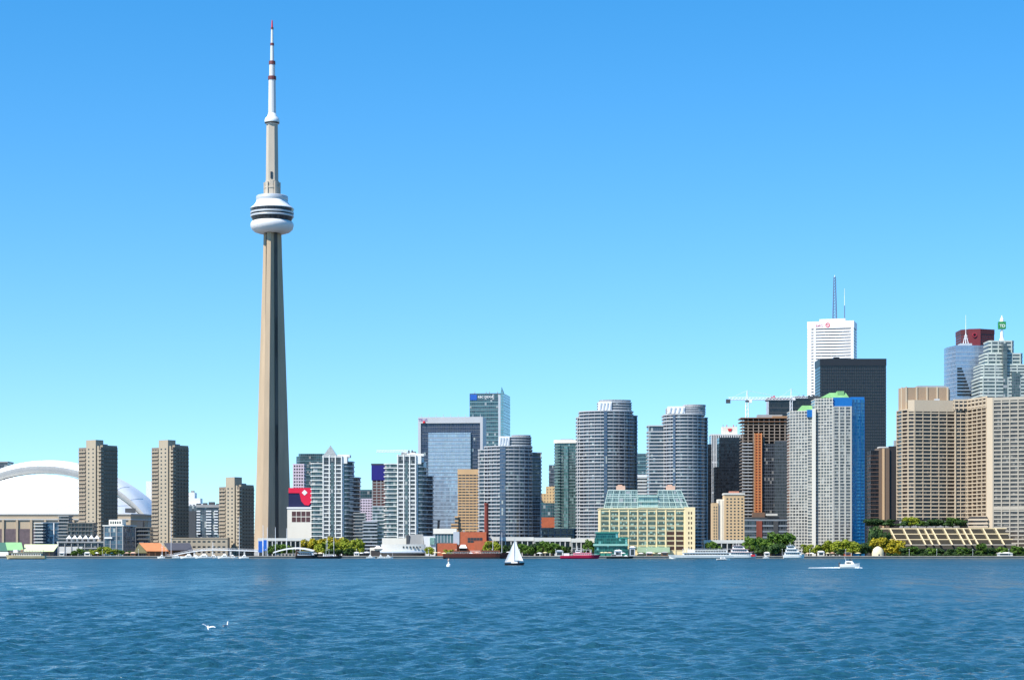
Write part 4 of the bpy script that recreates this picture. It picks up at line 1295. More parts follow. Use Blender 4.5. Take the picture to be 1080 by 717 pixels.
zt = hz(431.5)
core(o, wing, hz(548), zt, HWIN, 'balcony_openings')
n = 29
fh = (zt - hz(545)) / n
slabs(o, wing, [hz(545) + fh * k for k in range(n + 1)], .92, .75, HCR, 'spandrel')
edges = [(0, 2), (1, 2), (2, 2), (3, 6), (4, 3), (6, 5)]
fins(o, wing, edges, .45, .85, hz(547), zt + 1, HCR)
boxp(o, 'pilaster', HCR, P2(1007, 1741)[0], P2(1008.2, 1741)[0], 10.6, 12.5, hz(547), zt + 1)
# blank parapet and upper storeys
top = [P2(957.5, 1737.5), P2(964.5, 1735.2), P2(1006, 1741), P2(1006, 1780), P2(957.5, 1780)]
MB().prism(top, zt - 1.2, hz(421)).build('blank_parapet', HCR, o)
up = [P2(1006.2, 1741.3), P2(1021, 1740.3), P2(1041, 1704.5), P2(1041, 1780), P2(1006.2, 1780)]
core(o, up, zt, hz(421), HWIN, 'attic_openings')
slabs(o, up, [zt + 1.4, zt + 4.9, hz(421) - .6], 1.5, .75, HCR, 'attic_spandrel')
fins(o, up, [(0, 4), (1, 6)], .8, 1.0, zt, hz(421), HCR, 'attic_pier')
# corner pier and east wing
cp = [P2(1040.5, 1700), P2(1047, 1696), P2(1049, 1780), P2(1041, 1785)]
MB().prism(cp, 0, hz(419.2, 1700)).build('corner_pier', HCR, o)
ew = [P2(1047.2, 1697), P2(1110, 1675), P2(1112, 1700), P2(1050, 1760)]
zt2 = hz(419.5, 1690)
core(o, ew, 0, zt2, glass('east_hotel_opening', (.025, .022, .02, 1), (.10, .085, .07, 1), 1.8, 2.75, .08, .2, frame=(.06, .05, .045, 1), blinds=.15, blind_col=(.2, .18, .15, 1)), 'wing_openings')
m = 39
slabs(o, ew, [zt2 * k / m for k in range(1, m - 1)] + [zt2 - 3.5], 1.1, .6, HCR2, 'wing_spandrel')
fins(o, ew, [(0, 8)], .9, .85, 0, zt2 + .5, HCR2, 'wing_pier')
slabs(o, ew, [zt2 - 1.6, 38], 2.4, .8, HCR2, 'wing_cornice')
# crown of the rooftop restaurant
cr = [P2(947.5, 1764), P2(955, 1752), P2(1000, 1756), P2(1002, 1780), P2(948, 1785)]
cz0, cz1 = zt - .5, hz(408.5, 1755)
MB().prism(cr, cz0, cz1, mc=1).build('rooftop_crown', [plain('crown_brown', (.33, .235, .155, 1), .8, .15, .12), GREYC], o)
fins(o, cr, [(1, 5), (0, 1)], 1.3, .6, cz0, cz1 + .6, HCR, 'crown_pier')
boxp(o, 'crown_roof', GREYC, P2(968, 1760)[0], P2(998, 1760)[0], 30, 44, cz1, cz1 + 2)
boxp(o, 'roof_plant', LGREY, P2(985, 1750)[0], P2(990, 1750)[0], 16, 20, hz(421), hz(418.8))
# podium roof garden level
pdm = [P2(921, 1690), P2(1041, 1672), P2(1041, 1740), P2(930, 1745)]
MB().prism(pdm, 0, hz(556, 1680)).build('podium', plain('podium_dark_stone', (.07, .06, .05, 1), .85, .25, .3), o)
lo = [P2(1022, 1704), P2(1041, 1698), P2(1041, 1730), P2(1022, 1735)]
core(o, lo, hz(556, 1680), hz(545), HWIN, 'podium_upper')
slabs(o, lo, [hz(548.5, 1700), hz(552.5, 1700), hz(556, 1700)], 1.5, .8, HCR, 'podium_ledge')
boxp(o, 'podium_room', GREYC, P2(953, 1715)[0], P2(1022, 1715)[0], -12, 4, hz(557, 1680), hz(549, 1715))
MB().prism([P2(1005, 1705), P2(1019, 1705), P2(1019, 1720), P2(1012, 1720)], hz(552, 1705), hz(551.2, 1705), [P2(1014, 1710), P2(1019, 1705), P2(1019, 1720), P2(1014, 1720)]).build('sloping_canopy', OFFWH, o)
# slanted fins of the terraces
a0, a1 = P2(921, 1668), P2(1062, 1648)
L = math.hypot(a1[0] - a0[0], a1[1] - a0[1])
ux, uy = (a1[0] - a0[0]) / L, (a1[1] - a0[1]) / L
ztf, zbf = hz(557, 1665), hz(574, 1650)
run = 13.0
FINM = plain('terrace_cream', hx('e6d0a4', .82), .8, .07, .15)
def finp(px):
    k = (px - 921) / 141.0
    x0, y0 = a0[0] + (a1[0] - a0[0]) * k, a0[1] + (a1[1] - a0[1]) * k
    b = MB()
    hwid = .52
    p_t = [(-hwid, 0), (hwid, 0), (hwid, 7), (-hwid, 7)]
    sx = 4.2
    b.prism([(sx - hwid, -run), (sx + hwid, -run), (sx + hwid, -run + 3), (sx - hwid, -run + 3)], zbf, ztf, p_t)
    b.build('terrace_fin', FINM, o, (x0, y0, 0))
for px in (927, 939, 953, 968, 975.5, 983, 996, 1009, 1016, 1023, 1037, 1050): finp(px)
for j in range(4):
    f = j / 3
    zz = zbf + (ztf - zbf) * f
    yy = -run * (1 - f)
    sx = 4.2 * (1 - f)
    b = MB()
    b.prism([(a0[0] + sx, a0[1] + yy + .6), (a1[0] + sx, a1[1] + yy + .6), (a1[0] + sx, a1[1] + yy + 2.2), (a0[0] + sx, a0[1] + yy + 2.2)], zz - .4, zz + .35)
    b.build('terrace_edge', FINM if j else HCR2, o)
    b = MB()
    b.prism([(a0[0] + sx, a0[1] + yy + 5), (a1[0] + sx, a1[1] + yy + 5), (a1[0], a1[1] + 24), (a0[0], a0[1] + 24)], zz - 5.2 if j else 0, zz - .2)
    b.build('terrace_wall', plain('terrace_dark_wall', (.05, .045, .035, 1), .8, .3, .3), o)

# towers behind the hotel
o, W = place('office_tower', 'dark red granite tower with round red emblem at the top behind the hotel', 'office tower', 1013.5, 1048.5, 2750, 0)
H = lz(o, 347)
RG = plain('red_granite', (.09, .02, .022, 1), .5, .15, .05)
x = lambda p: lx(o, p)
pl_ = [(x(1015.5), 12), (x(1022), 4), (x(1034), 0), (x(1050.5), 10), (x(1050.5), 44), (x(1015.5), 44)]
rgw = punched('red_granite_wall', (.11, .022, .026, 1), (.03, .015, .02, 1), 2.6, 3.6, .6, .5)
MB().prism(pl_, 0, H, mc=1).build('wall', [rgw, RG], o)
MB().prism(offs(pl_, .35), H - 6, H + .6).build('parapet', RG, o)
MB().prism(offs(pl_, .5)[1:3] + [pl_[2], pl_[1]], H - 24, H + .8).build('notch_panel', plain('red_panel', (.15, .018, .025, 1), .5, .12, .1), o)
em = MB()
cx, cz = x(1028), lz(o, 353)
for k in range(20):
    a, c = 2 * math.pi * k / 20, 2 * math.pi * (k + 1) / 20
    f = lambda r, t, y: (cx + r * math.cos(t), y, cz + r * math.sin(t))
    em.face([f(1.9, a, -.3), f(1.9, c, -.3), f(3.0, c, -.3), f(3.0, a, -.3)])
    em.face([f(3.0, a, -.3), f(3.0, c, -.3), f(3.0, c, 2), f(3.0, a, 2)])
em.build('round_emblem', plain('emblem_bright_red', (.34, .03, .05, 1), .5, .1, .2), o)

o, W = place('office_tower', 'pale blue mirror glass tower with slim white roof spire behind the hotel', 'office tower', 1008, 1040, 2500, 0)
H = lz(o, 364)
MIR = glass('mirror_blue_glass', (.22, .29, .38, 1), (.28, .36, .45, 1), 2.2, 3.6, .55, .12, frame=(.20, .26, .34, 1), blinds=0)
x = lambda p: lx(o, p)
pl_ = [(x(1003), 26), (x(1008), 0), (x(1040), 0), (x(1040), 40), (x(1003), 40)]
core(o, pl_, 0, H, MIR)
slabs(o, pl_, zrow(lz(o, 425), H - 3, 13), .8, .2, plain('mirror_band', (.30, .36, .44, 1), .3, .08, .1), 'spandrel')
for k, y in enumerate((388.5, 391.5, 395, 398.5, 402, 405.5, 409, 412.5, 416)):
    boxp(o, 'dark_window_band', G_BLACK, x(1009.5), x(1014.5 + k * 1.25), -.5, .3, lz(o, y + 1), lz(o, y - 1))
boxp(o, 'roof_storey', LGREY, x(1014), x(1026), 4, 20, H, lz(o, 361.5))
sp = MB()
for dx in (-3.2, 3.2): sp.bar((x(1020.5) + dx, 10, lz(o, 361.5)), (x(1020.5), 10, lz(o, 350)), .5, .3, n=5)
for y, hw in ((356, 2.6), (353, 1.9)): sp.box(x(1020.5) - hw, x(1020.5) + hw, 9.6, 10.4, lz(o, y) - .25, lz(o, y) + .25)
sp.bar((x(1020.5), 10, lz(o, 361.5)), (x(1020.5), 10, lz(o, 331)), .55, .2, n=5)
sp.build('roof_spire', STEELW, o)

o, W = place('office_tower', 'stepped pale green bank tower with white spire carrying a green letter box', 'office tower', 1034, 1084, 2450, 0)
x = lambda p: lx(o, p)
z = lambda y: lz(o, y)
PG = plain('pale_green_granite', (.46, .50, .45, 1), .6, .1, .1)
PGG = glass('green_office_glass', (.03, .05, .05, 1), (.10, .14, .13, 1), 2.2, 3.6, .2, blinds=.08)
tiers = [(1034, 1092, 0, 398, 0), (1035.5, 1088, 396, 384, 3), (1040.5, 1080, 382, 372, 6), (1045, 1071.5, 370, 358.5, 9)]
zprev = 0
for k, (a, c, yb_, yt_, yy) in enumerate(tiers):
    z0 = 0 if k == 0 else zprev
    pl_ = [(x(a), yy + 2), (x(a) + 2.5, yy), (x(c) - 2.5, yy), (x(c), yy + 2), (x(c), 46 - yy), (x(a), 46 - yy)]
    core(o, pl_, z0, z(yt_), PGG, 'tier_glazing')
    zs = zrow(max(z0, z(425)), z(yt_) - .8, max(3, int((z(yt_) - max(z0, z(425))) / 3.9))) + [z(yt_) - 1.2]
    slabs(o, pl_, zs, 1.7, .3, PG, 'spandrel')
    fins(o, pl_, [(1, 5 if k < 3 else 4)], 1.2, .5, max(z0, z(425)), z(yt_) + .6, PG)
    zprev = z(yt_)
boxp(o, 'glass_bay', PGG, x(1058), x(1062), -.9, 9, z(425), z(362))
boxp(o, 'glass_bay', PGG, x(1067), x(1076), -.7, 9, z(425), z(393))
sp = MB()
cx = x(1060)
sp.lathe([(3.4, z(358.5)), (2.0, z(354)), (1.6, z(346))], 12, cx, 16)
sp.build('spire_base', WHITE, o)
b = MB(); b.box(cx - 4.3, cx + 4.3, 13, 19, z(345.2), z(337.6))
gbx = b.build('letter_box', plain('bank_green', (.03, .24, .06, 1), .5, .1, .2), o)
w_ = words(o, 'TD', 5.0, WHITE, (cx - 3.4, 12.9, z(343.6)), bold=.08)
MB().lathe([(2.6, z(337.6)), (2.2, z(335)), (1.0, z(333)), (.4, z(331)), (0, z(330.5))], 12, cx, 16).build('spire_tip', WHITE, o)
# ------------------------------------------------------------------ waterfront buildings
def span(o, name, mat, p0, p1, y0, y1, ya, yb, extra=0.0):
    """box part between photo columns and rows on the front plane of o"""
    return boxp(o, name, mat, lx(o, p0), lx(o, p1), y0, y1, lz(o, yb, extra) if yb < 900 else 0, lz(o, ya, extra))

def gable(o, name, mat, p0, p1, y0, y1, ye, yr, over=.6):
    """ridge roof along the front"""
    b = MB()
    x0, x1, ze, zr = lx(o, p0) - over, lx(o, p1) + over, lz(o, ye), lz(o, yr)
    ym = (y0 + y1) / 2
    b.face([(x0, y0 - over, ze), (x1, y0 - over, ze), (x1 - 1.5, ym, zr), (x0 + 1.5, ym, zr)])
    b.face([(x1, y1 + over, ze), (x0, y1 + over, ze), (x0 + 1.5, ym, zr), (x1 - 1.5, ym, zr)])
    b.face([(x0, y1 + over, ze), (x0, y0 - over, ze), (x0 + 1.5, ym, zr)])
    b.face([(x1, y0 - over, ze), (x1, y1 + over, ze), (x1 - 1.5, ym, zr)])
    b.face([(x0, y0 - over, ze), (x0, y1 + over, ze), (x1, y1 + over, ze), (x1, y0 - over, ze)])
    return b.build(name, mat, o)

# cream terminal warehouse with glass storeys on top
QC = plain('terminal_cream', hx('f2dcab', .88), .8, .07, .12)
QCD = plain('terminal_spandrel', hx('d7c592', .8), .8, .08, .15)
PGL = glass('pale_aqua_glass', (.05, .08, .07, 1), (.17, .24, .21, 1), 1.7, 3.3, .25, .15, frame=(.32, .44, .40, 1), blinds=.1)
AQF = plain('aqua_frame', (.46, .58, .52, 1), .5, .1, .2)
o, W = place('terminal_building', 'long cream warehouse terminal with pale green glass storeys on its roof', 'building', 632.5, 733, 1640, 0)
x = lambda p: lx(o, p)
z = lambda y: lz(o, y)
H = z(536.5)
boxp(o, 'wall', QC, -W / 2, x(722.3), 0, 30, 0, H)
pb = boxp(o, 'end_block', QC, x(722.3) + .01, W / 2, -.8, 30, 0, z(534.5))
fw, nzr = None, 8
WING = glass('terminal_window', (.018, .032, .025, 1), (.09, .13, .10, 1), 1.1, 1.4, .1, .12, frame=(.08, .12, .10, 1), blinds=.2, blind_col=(.30, .42, .34, 1))
WINR = plain('rust_window', (.06, .025, .015, 1), .2, .3, .5)
for i in range(9):
    for j in range(nzr):
        cx = x(633.5) + (x(722) - x(633.5)) * (i + .5) / 9
        cz = z(580) + (z(538.2) - z(580)) * (j + .45) / nzr
        if fw is None:
            fw = MB().box(-2.95, 2.95, -.10, .3, -1.4, 1.4).build('window', WING, o, (cx, 0, cz))
            ff = MB().box(-3.0, 3.0, -.3, 0, -1.75, -1.41).build('sill', QC, fw)
            first = fw
        else:
            c = again(first, (cx, 0, cz)); again(ff, (0, 0, 0), parent=c)
            if i >= 7 and j < 4:
                c.data = c.data.copy(); c.data.materials[0] = WINR
for i in range(10):
    xx = x(633.0) + (x(722) - x(633.0)) * i / 9
    boxp(o, 'pier', QC, xx - .48, xx + .48, -.5, .1, 0, H)
grid(o, 'end_window', WINR, x(725), x(730.5), 2, .9, z(580), z(538), 8, 1.9, y=-.8, proud=.1)
boxp(o, 'cornice', QC, -W / 2 - .4, x(722.2), -.8, 30, H, H + .7)
for (p0, p1, p0t, p1t, ya, yy) in ((637.5, 673, 642, 672.5, 516.5, 4), (694.5, 727, 695, 719, 516.5, 4)):
    b = MB()
    b.prism([(x(p0), yy), (x(p1), yy), (x(p1), 26), (x(p0), 26)], H + .7, z(ya), [(x(p0t), yy + 3), (x(p1t), yy + 3), (x(p1t), 24), (x(p0t), 24)], mc=1)
    b.build('glass_storeys', [PGL, GREYC], o)
    for j in range(4):
        f = j / 3
        xa, xb = x(p0) + (x(p0t) - x(p0)) * f, x(p1) + (x(p1t) - x(p1)) * f
        boxp(o, 'glazing_bar', AQF, xa - .2, xb + .2, yy + 3 * f - .35, yy + 3 * f + .8, H + .7 + (z(ya) - H - .7) * f - .35, H + .7 + (z(ya) - H - .7) * f + .35)
    n = 5
    for j in range(n + 1):
        f = j / n
        MB().bar((x(p0) + (x(p1) - x(p0)) * f, yy - .1, H + .7), (x(p0t) + (x(p1t) - x(p0t)) * f, yy + 2.9, z(ya)), .24, n=4).build('glazing_post', AQF, o)
MB().box(x(673.2), x(694.3), 5, 24, H + .7, z(521.5)).build('link_storeys', glass('link_glass', (.10, .18, .16, 1), (.24, .36, .32, 1), 1.5, 3.1, .3, .15, frame=(.5, .66, .62, 1), blinds=.1), o)
for y in (534, 528.5, 523): boxp(o, 'link_balcony', AQF, x(673.3), x(694.2), 3.8, 5.2, z(y) - .4, z(y) + .35)
ROSE = plain('rose_plant_room', hx('e2b9a0', .85), .8, .08, .2)
for p0, p1 in ((651, 660), (704, 713)): boxp(o, 'plant_room', ROSE, x(p0), x(p1), 9, 16, z(517), z(511.5)); boxp(o, 'plant_room_top', ROSE, x(p0 + 1.5), x(p1 - 3), 10, 15, z(511.5), z(510.5))
MB().box(x(672), x(706), -4.2, 0, z(582), z(576.5)).build('market_canopy', plain('pale_green_canopy', (.36, .48, .30, 1), .7, .12, .2), o)

# teal glass pavilion
o, W = place('glass_pavilion', 'teal green glass pavilion with a striped canopy in front of the cream terminal', 'pavilion', 625.5, 664, 1622, 0)
TG = glass('pavilion_glass', (.006, .05, .045, 1), (.02, .12, .10, 1), 1.6, 2.4, .3, .12, frame=(.03, .16, .13, 1), blinds=.06, blind_col=(.2, .45, .4, 1))
TGF = plain('teal_steel', (.03, .20, .16, 1), .45, .12, .3)
TGL = plain('teal_awning', (.25, .47, .40, 1), .6, .1, .3)
zt = lz(o, 560.5)
b = MB(); b.prism([(lx(o, 626.5), 0), (lx(o, 653), 0), (lx(o, 653), 9), (lx(o, 626.5), 9)], lz(o, 573), lz(o, 562), [(lx(o, 629), 1), (lx(o, 652), 1), (lx(o, 652), 9), (lx(o, 629), 9)])
b.build('upper_glazing', TG, o)
span(o, 'lower_glazing', TG, 627, 662, -1.5, 9, 567.5, 582)
span(o, 'awning', TGL, 625.5, 662.5, -3, -1.4, 573.2, 575.2)
span(o, 'roof', TGF, 628, 653, .5, 9.5, 560.5, 562)
span(o, 'roof', TGF, 653, 663, -2, 9.5, 566.2, 567.6)
span(o, 'ground_wall', TGF, 627, 662, -1, 9, 582, 999)
for p in (632, 638, 644, 650, 656): boxp(o, 'glazing_post', TGF, lx(o, p) - .15, lx(o, p) + .15, -1.75, -1.2, 0, lz(o, 567.5))

# long white arcade along the quay
def arcade(p0, p1, yt, ymid, d, n, label, name='arcade'):
    o, W = place(name, label, 'arcade', p0, p1, d, 0, 'white arcades behind the quay')
    H, hm = lz(o, yt), lz(o, ymid)
    boxp(o, 'roof_beam', OFFWH, -W / 2, W / 2, -1, 7, hm, H)
    f = None
    for k in range(n):
        xx = -W / 2 + .5 + (W - 1) * k / (n - 1)
        if f is None: f = MB().box(-.35, .35, -.7, .2, 0, hm).build('column', OFFWH, o, (xx, 0, 0))
        else: again(f, (xx, 0, 0))
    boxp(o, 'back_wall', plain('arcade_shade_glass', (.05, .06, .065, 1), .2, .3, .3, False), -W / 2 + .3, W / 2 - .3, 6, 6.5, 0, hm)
    boxp(o, 'mid_rail', LGREY, -W / 2 + .2, W / 2 - .2, -.5, -.3, hm * .55, hm * .55 + .35)
    return o
arcade(515, 563, 566, 570, 1664, 9, 'white flat-roofed arcade behind the tall ship and the sail')
arcade(563.4, 602, 566.5, 570.5, 1660, 8, 'white flat-roofed arcade behind the dark green quay trees')
arcade(602.5, 628, 567.5, 571.5, 1655, 6, 'white flat-roofed arcade left of the teal pavilion')
arcade(742, 792, 569, 572.5, 1652, 9, 'cream flat-roofed shelter behind the white ferries')
arcade(272, 327, 567, 570, 1690, 12, 'white elevated walkway at the foot of the tall tower')

# red brick power house with chimney
o, W = place('power_house', 'red brick power house with teal and cream upper parts on the quay', 'building', 461, 521, 1645, 0)
x = lambda p: lx(o, p)
boxp(o, 'wall', BRICK, x(478), x(513), 0, 20, 0, lz(o, 560.5))
boxp(o, 'low_wall', BRICK, x(461.5), x(482), -4, 10, 0, lz(o, 572.5))
boxp(o, 'low_wall', BRICK, x(500), x(521), -3, 8, 0, lz(o, 570))
boxp(o, 'clerestory', plain('teal_grey_glass', (.08, .15, .16, 1), .2, .2, .4, False), x(459), x(481), 1, 14, lz(o, 572.4), lz(o, 562.5))
boxp(o, 'cream_roof', CREAMW, x(457), x(481.5), 0, 16, lz(o, 562.4), lz(o, 557))
boxp(o, 'grey_wall', LGREY, x(478), x(484.5), -.6, 6, lz(o, 574), lz(o, 560.3))
grid(o, 'window', DARKWIN, x(493), x(509), 5, 2.2, lz(o, 572), lz(o, 566.5), 2, 1.8, y=0)
grid(o, 'clerestory_frame', STEELW, x(460), x(480), 6, .25, lz(o, 572), lz(o, 563), 1, 6.6, y=1)
boxp(o, 'entrance', plain('dark_doorway', (.02, .018, .016, 1), .5, .2, .5), x(485), x(492), -.4, .5, 0, lz(o, 577))
gable(o, 'porch_roof', WHITE, 485, 492, -3.5, 2, 577.5, 574)
for p in (488, 503, 509): boxp(o, 'roof_vent', GREYC, x(p), x(p) + 1.6, 5, 7, lz(o, 560.5), lz(o, 558.5))
c = empty('brick_chimney', (X(513, 1652), 1652, G), 'tall dark red brick chimney beside the red power house', 'chimney')
MB().lathe([(2.1, 0), (1.55, Z(531, 1652) - G - 1), (1.8, Z(531, 1652) - G - .9), (1.8, Z(530, 1652) - G), (1.2, Z(530, 1652) - G)], 14).build('stack', plain('chimney_brick', (.17, .035, .025, 1), .9, .2, .4), c)
MB().lathe([(2.6, 0), (2.6, 3), (2.1, 3.2)], 8).build('base', BRICK, c)

# black bent stack left of the power house
o = empty('steel_flue', (X(461.5, 1668), 1668, G), 'dark slanted steel flue rising left of the red brick power house', 'chimney')
b = MB(); b.bar((-.6, 0, 0), (.9, 0, Z(549, 1668) - G), 1.2, .9, n=8)
b.build('pipe', BLACKM, o)
MB().bar((.9, 0, Z(549, 1668) - G - .2), (1.0, 0, Z(548, 1668) - G), 1.25, n=8).build('cap', BLACKM, o)

# white pavilion group below the second white condo
o, W = place('theatre_building', 'low cream and grey theatre with a dark sloping drum and white-green corner', 'building', 402, 462, 1690, 0)
x = lambda p: lx(o, p)
boxp(o, 'cream_wall', CREAMW, x(403), x(431), 0, 14, 0, lz(o, 567))
b = MB(); b.prism([(x(429), -2), (x(448), -2), (x(448), 12), (x(429), 12)], 0, lz(o, 563), [(x(432.5), 0), (x(446), 0), (x(446), 10), (x(432.5), 10)])
b.build('drum', GREYC, o)
boxp(o, 'dark_notch', DGREY, x(428.5), x(432), -1, 5, lz(o, 574), lz(o, 564))
b = MB(); b.prism([(x(449), -1), (x(460), -1), (x(460), 10), (x(449), 10)], 0, lz(o, 565), [(x(446.5), -2.5), (x(459), -2.5), (x(459), 10), (x(446.5), 10)])
b.build('white_corner', WHITE, o)
boxp(o, 'corner_window', glass('mint_window', (.18, .34, .28, 1), (.28, .46, .40, 1), 1.2, 1.4, .2, blinds=0), x(453.5), x(458.5), -2.9, -2, lz(o, 574), lz(o, 566.5))
grid(o, 'window', DARKWIN, x(417), x(429), 5, 1.2, lz(o, 576), lz(o, 573), 1, 1.6, y=0)

o, W = place('restaurant', 'two-storey white waterfront restaurant with a curved front and small dark windows', 'restaurant', 393, 449, 1622, 0)
x = lambda p: lx(o, p)
pl_ = arcpoly(x(402), x(448), 3.5, 12, 12)
MB().prism(pl_, 0, lz(o, 573.5)).build('wall', OFFWH, o)
MB().prism(offs(pl_, .9), lz(o, 582), lz(o, 580.4)).build('awning', plain('blue_white_canvas', (.55, .62, .72, 1), .8, .06, .3), o)
MB().prism(offs(pl_, .12), lz(o, 587), lz(o, 583)).build('ground_glazing', plain('restaurant_glass', (.05, .04, .035, 1), .2, .4, .5, False), o)
grid(o, 'window', DARKWIN, x(424), x(445), 6, 1.0, lz(o, 578), lz(o, 575), 1, 1.3, y=-2.4, proud=1.4)
span(o, 'side_wing', CREAMW, 390, 402, 1, 10, 577, 999)
span(o, 'side_glazing', plain('restaurant_glass', (.05, .04, .035, 1)), 391, 401, .7, 1.2, 580, 586)
MB().prism([(x(394), -1), (x(403), -1), (x(403), 6), (x(394), 6)], lz(o, 578), lz(o, 575), [(x(397.5), 2), (x(399.5), 2), (x(399.5), 3), (x(397.5), 3)]).build('tent_roof', CANVAS, o)

# left waterfront
o, W = place('boat_pavilion', 'long quay pavilion with a green left roof and pale lime right roof', 'pavilion', 0, 62, 1616, 0)
x = lambda p: lx(o, p)
span(o, 'wall', plain('pavilion_wall', (.12, .11, .10, 1), .8, .3, .3), -6, 56, 1, 9, 580, 999)
def shed(name, mat, p0, p1, pt0, pt1, yl, yh, y0, y1):
    b = MB()
    q = [(x(p0), y0, lz(o, yl)), (x(p1), y0, lz(o, yl)), (x(pt1), y1, lz(o, yh)), (x(pt0), y1, lz(o, yh))]
    b.face(q); b.face([(a, c, e - .35) for a, c, e in reversed(q)])
    for i in range(4):
        a, c = q[i], q[(i + 1) % 4]
        b.face([(a[0], a[1], a[2] - .35), (c[0], c[1], c[2] - .35), c, a])
    b.build(name, mat, o)
shed('green_roof', plain('copper_green', (.24, .46, .20, 1), .6, .12, .2), 8, 25, 3, 20, 579.5, 571.5, -1, 8)
shed('dark_green_roof', plain('dark_copper_green', (.05, .14, .10, 1), .6, .12, .2), -12, 8.5, -12, 3, 580.5, 571.5, -.5, 8)
shed('lime_roof', plain('lime_roof_sheet', (.62, .66, .36, 1), .6, .06, .2), 25.2, 57, 23.5, 60, 580.8, 573.5, -1, 7)
boxp(o, 'roof_finial', CREAMW, x(59), x(60), 5, 6, lz(o, 575), lz(o, 570.5))
span(o, 'white_wall', WHITE, -8, 9, -.6, .4, 581.5, 999)
boxp(o, 'chimney', DGREY, x(24), x(25), 1, 2.2, lz(o, 580), lz(o, 575.5))
for p in (28, 36, 44, 52): boxp(o, 'post', TIMBER, x(p) - .2, x(p) + .2, -.4, 0, 0, lz(o, 581))

def balcony_block(name, label, p0, p1, yt, d, core_mat, slab_mat, nfl, dep=16, cat='apartment building', group=None, extra=None, dentil=0):
    o, W = place(name, label, cat, p0, p1, d, 0, group)
    H = lz(o, yt)
    core(o, rect(W, dep), 0, H, core_mat)
    slabs(o, rect(W, dep), zrow(3.2, H, nfl) + [H - .3], .85, .9, slab_mat, 'balcony')
    if dentil: fins(o, rect(W, dep), [(0, dentil)], .35, .8, 0, H, slab_mat, 'pier')
    return o
GRP = 'dark terrace blocks below the stadium'
balcony_block('terrace_block', 'small glass block with pale balconies right above the lime roof', 37, 44.5, 551.5, 1680, G_DARK, OFFWH, 9, group=GRP)
o = balcony_block('terrace_block', 'blue glass block behind the lime roofed pavilion', 44.6, 62, 551, 1690, glass('azure_glass', (.015, .05, .10, 1), (.05, .13, .22, 1), 2, 3, .3, blinds=.03), plain('azure_slab', (.10, .16, .22, 1), .5, .1, .2), 4, group=GRP)
boxp(o, 'white_column', WHITE, lx(o, 56.6), lx(o, 57.6), -1.4, -.5, 0, lz(o, 551))
balcony_block('terrace_block', 'tall dark block with grey balconies left of the first brown tower', 62.2, 71.5, 544, 1685, G_DARK, GREYC, 11, group=GRP)
balcony_block('terrace_block', 'stepped dark block with green-black bays at the foot of the first brown tower', 71.7, 98, 551.5, 1682, G_DARK, plain('dark_slab', (.12, .12, .11, 1), .7, .2, .2), 7, group=GRP, dentil=8)
o, W = place('covered_terrace', 'dark two-storey waterfront terrace topped by white tents', 'terrace', 60, 112, 1655, 0)
span(o, 'floor', GREYC, 60, 112, -1, 12, 570.5, 572)
span(o, 'dark_front', G_DARK, 61, 111, .5, 11, 572.1, 999)
for p in (61, 68, 75, 82, 89, 96, 103, 110): boxp(o, 'column', GREYC, lx(o, p), lx(o, p) + .7, -.6, .4, 0, lz(o, 572))
span(o, 'mid_floor', GREYC, 88, 111, -.9, .4, 577, 578.2)
span(o, 'white_panel', OFFWH, 62, 87, -.2, .4, 576, 583)
for k, p in enumerate((73, 79, 84.5, 90.5, 96.5, 102.5)):
    t = empty('white_tent', (X(p, 1657), 1657, Z(570.5, 1655)), 'small pointed white tent on the dark terrace, %s of six' % nth(k, 6), 'tent', 'white tents on the terrace')
    MB().prism([(-2.1, -2.1), (2.1, -2.1), (2.1, 2.1), (-2.1, 2.1)], 2.2, 5.0, [(-.12, -.12), (.12, -.12), (.12, .12), (-.12, .12)]).build('canopy', CANVAS, t)
    for a in (-1.9, 1.9):
        for c_ in (-1.9, 1.9): MB().box(a - .09, a + .09, c_ - .09, c_ + .09, 0, 2.25).build('pole', STEELW, t)
o, W = place('glass_office', 'blue glass quay building with a white flat roof right of the first brown tower', 'office building', 109.5, 130, 1650, 14)
D = side(o, W, 143)
H = lz(o, 554.5)
core(o, rect(W, D), 0, H, glass('quay_blue_glass', (.02, .045, .07, 1), (.08, .14, .19, 1), 2, 3.2, .3, blinds=.05))
boxp(o, 'roof', OFFWH, -W / 2 - .8, W / 2 + .8, -.8, D, H, H + 1.0)
boxp(o, 'roof_room', CREAMW, lx(o, 112), lx(o, 126), 5, 12, H + 1, lz(o, 547.5))
grid(o, 'roof_window', DARKWIN, lx(o, 113), lx(o, 125), 5, 1.2, H + 1.3, lz(o, 548.5), 1, 2.2, y=5)
fins(o, rect(W, D), [(0, 4)], .8, .4, 0, H, GREYC, 'pier')
span(o, 'white_balcony', WHITE, 111, 119, -1.5, -.1, 566, 567.5)
o = balcony_block('terrace_block', 'dark shaded block left of the orange roofed pavilion', 133, 158, 556, 1700, G_DARK, plain('dark_slab', (.12, .12, .11, 1)), 6, group=GRP)
boxp(o, 'white_pier', OFFWH, lx(o, 142), lx(o, 143.5), -1.5, -.8, 0, lz(o, 556))
boxp(o, 'round_turret', DGREY, lx(o, 144), lx(o, 150), 3, 10, lz(o, 556), lz(o, 549))

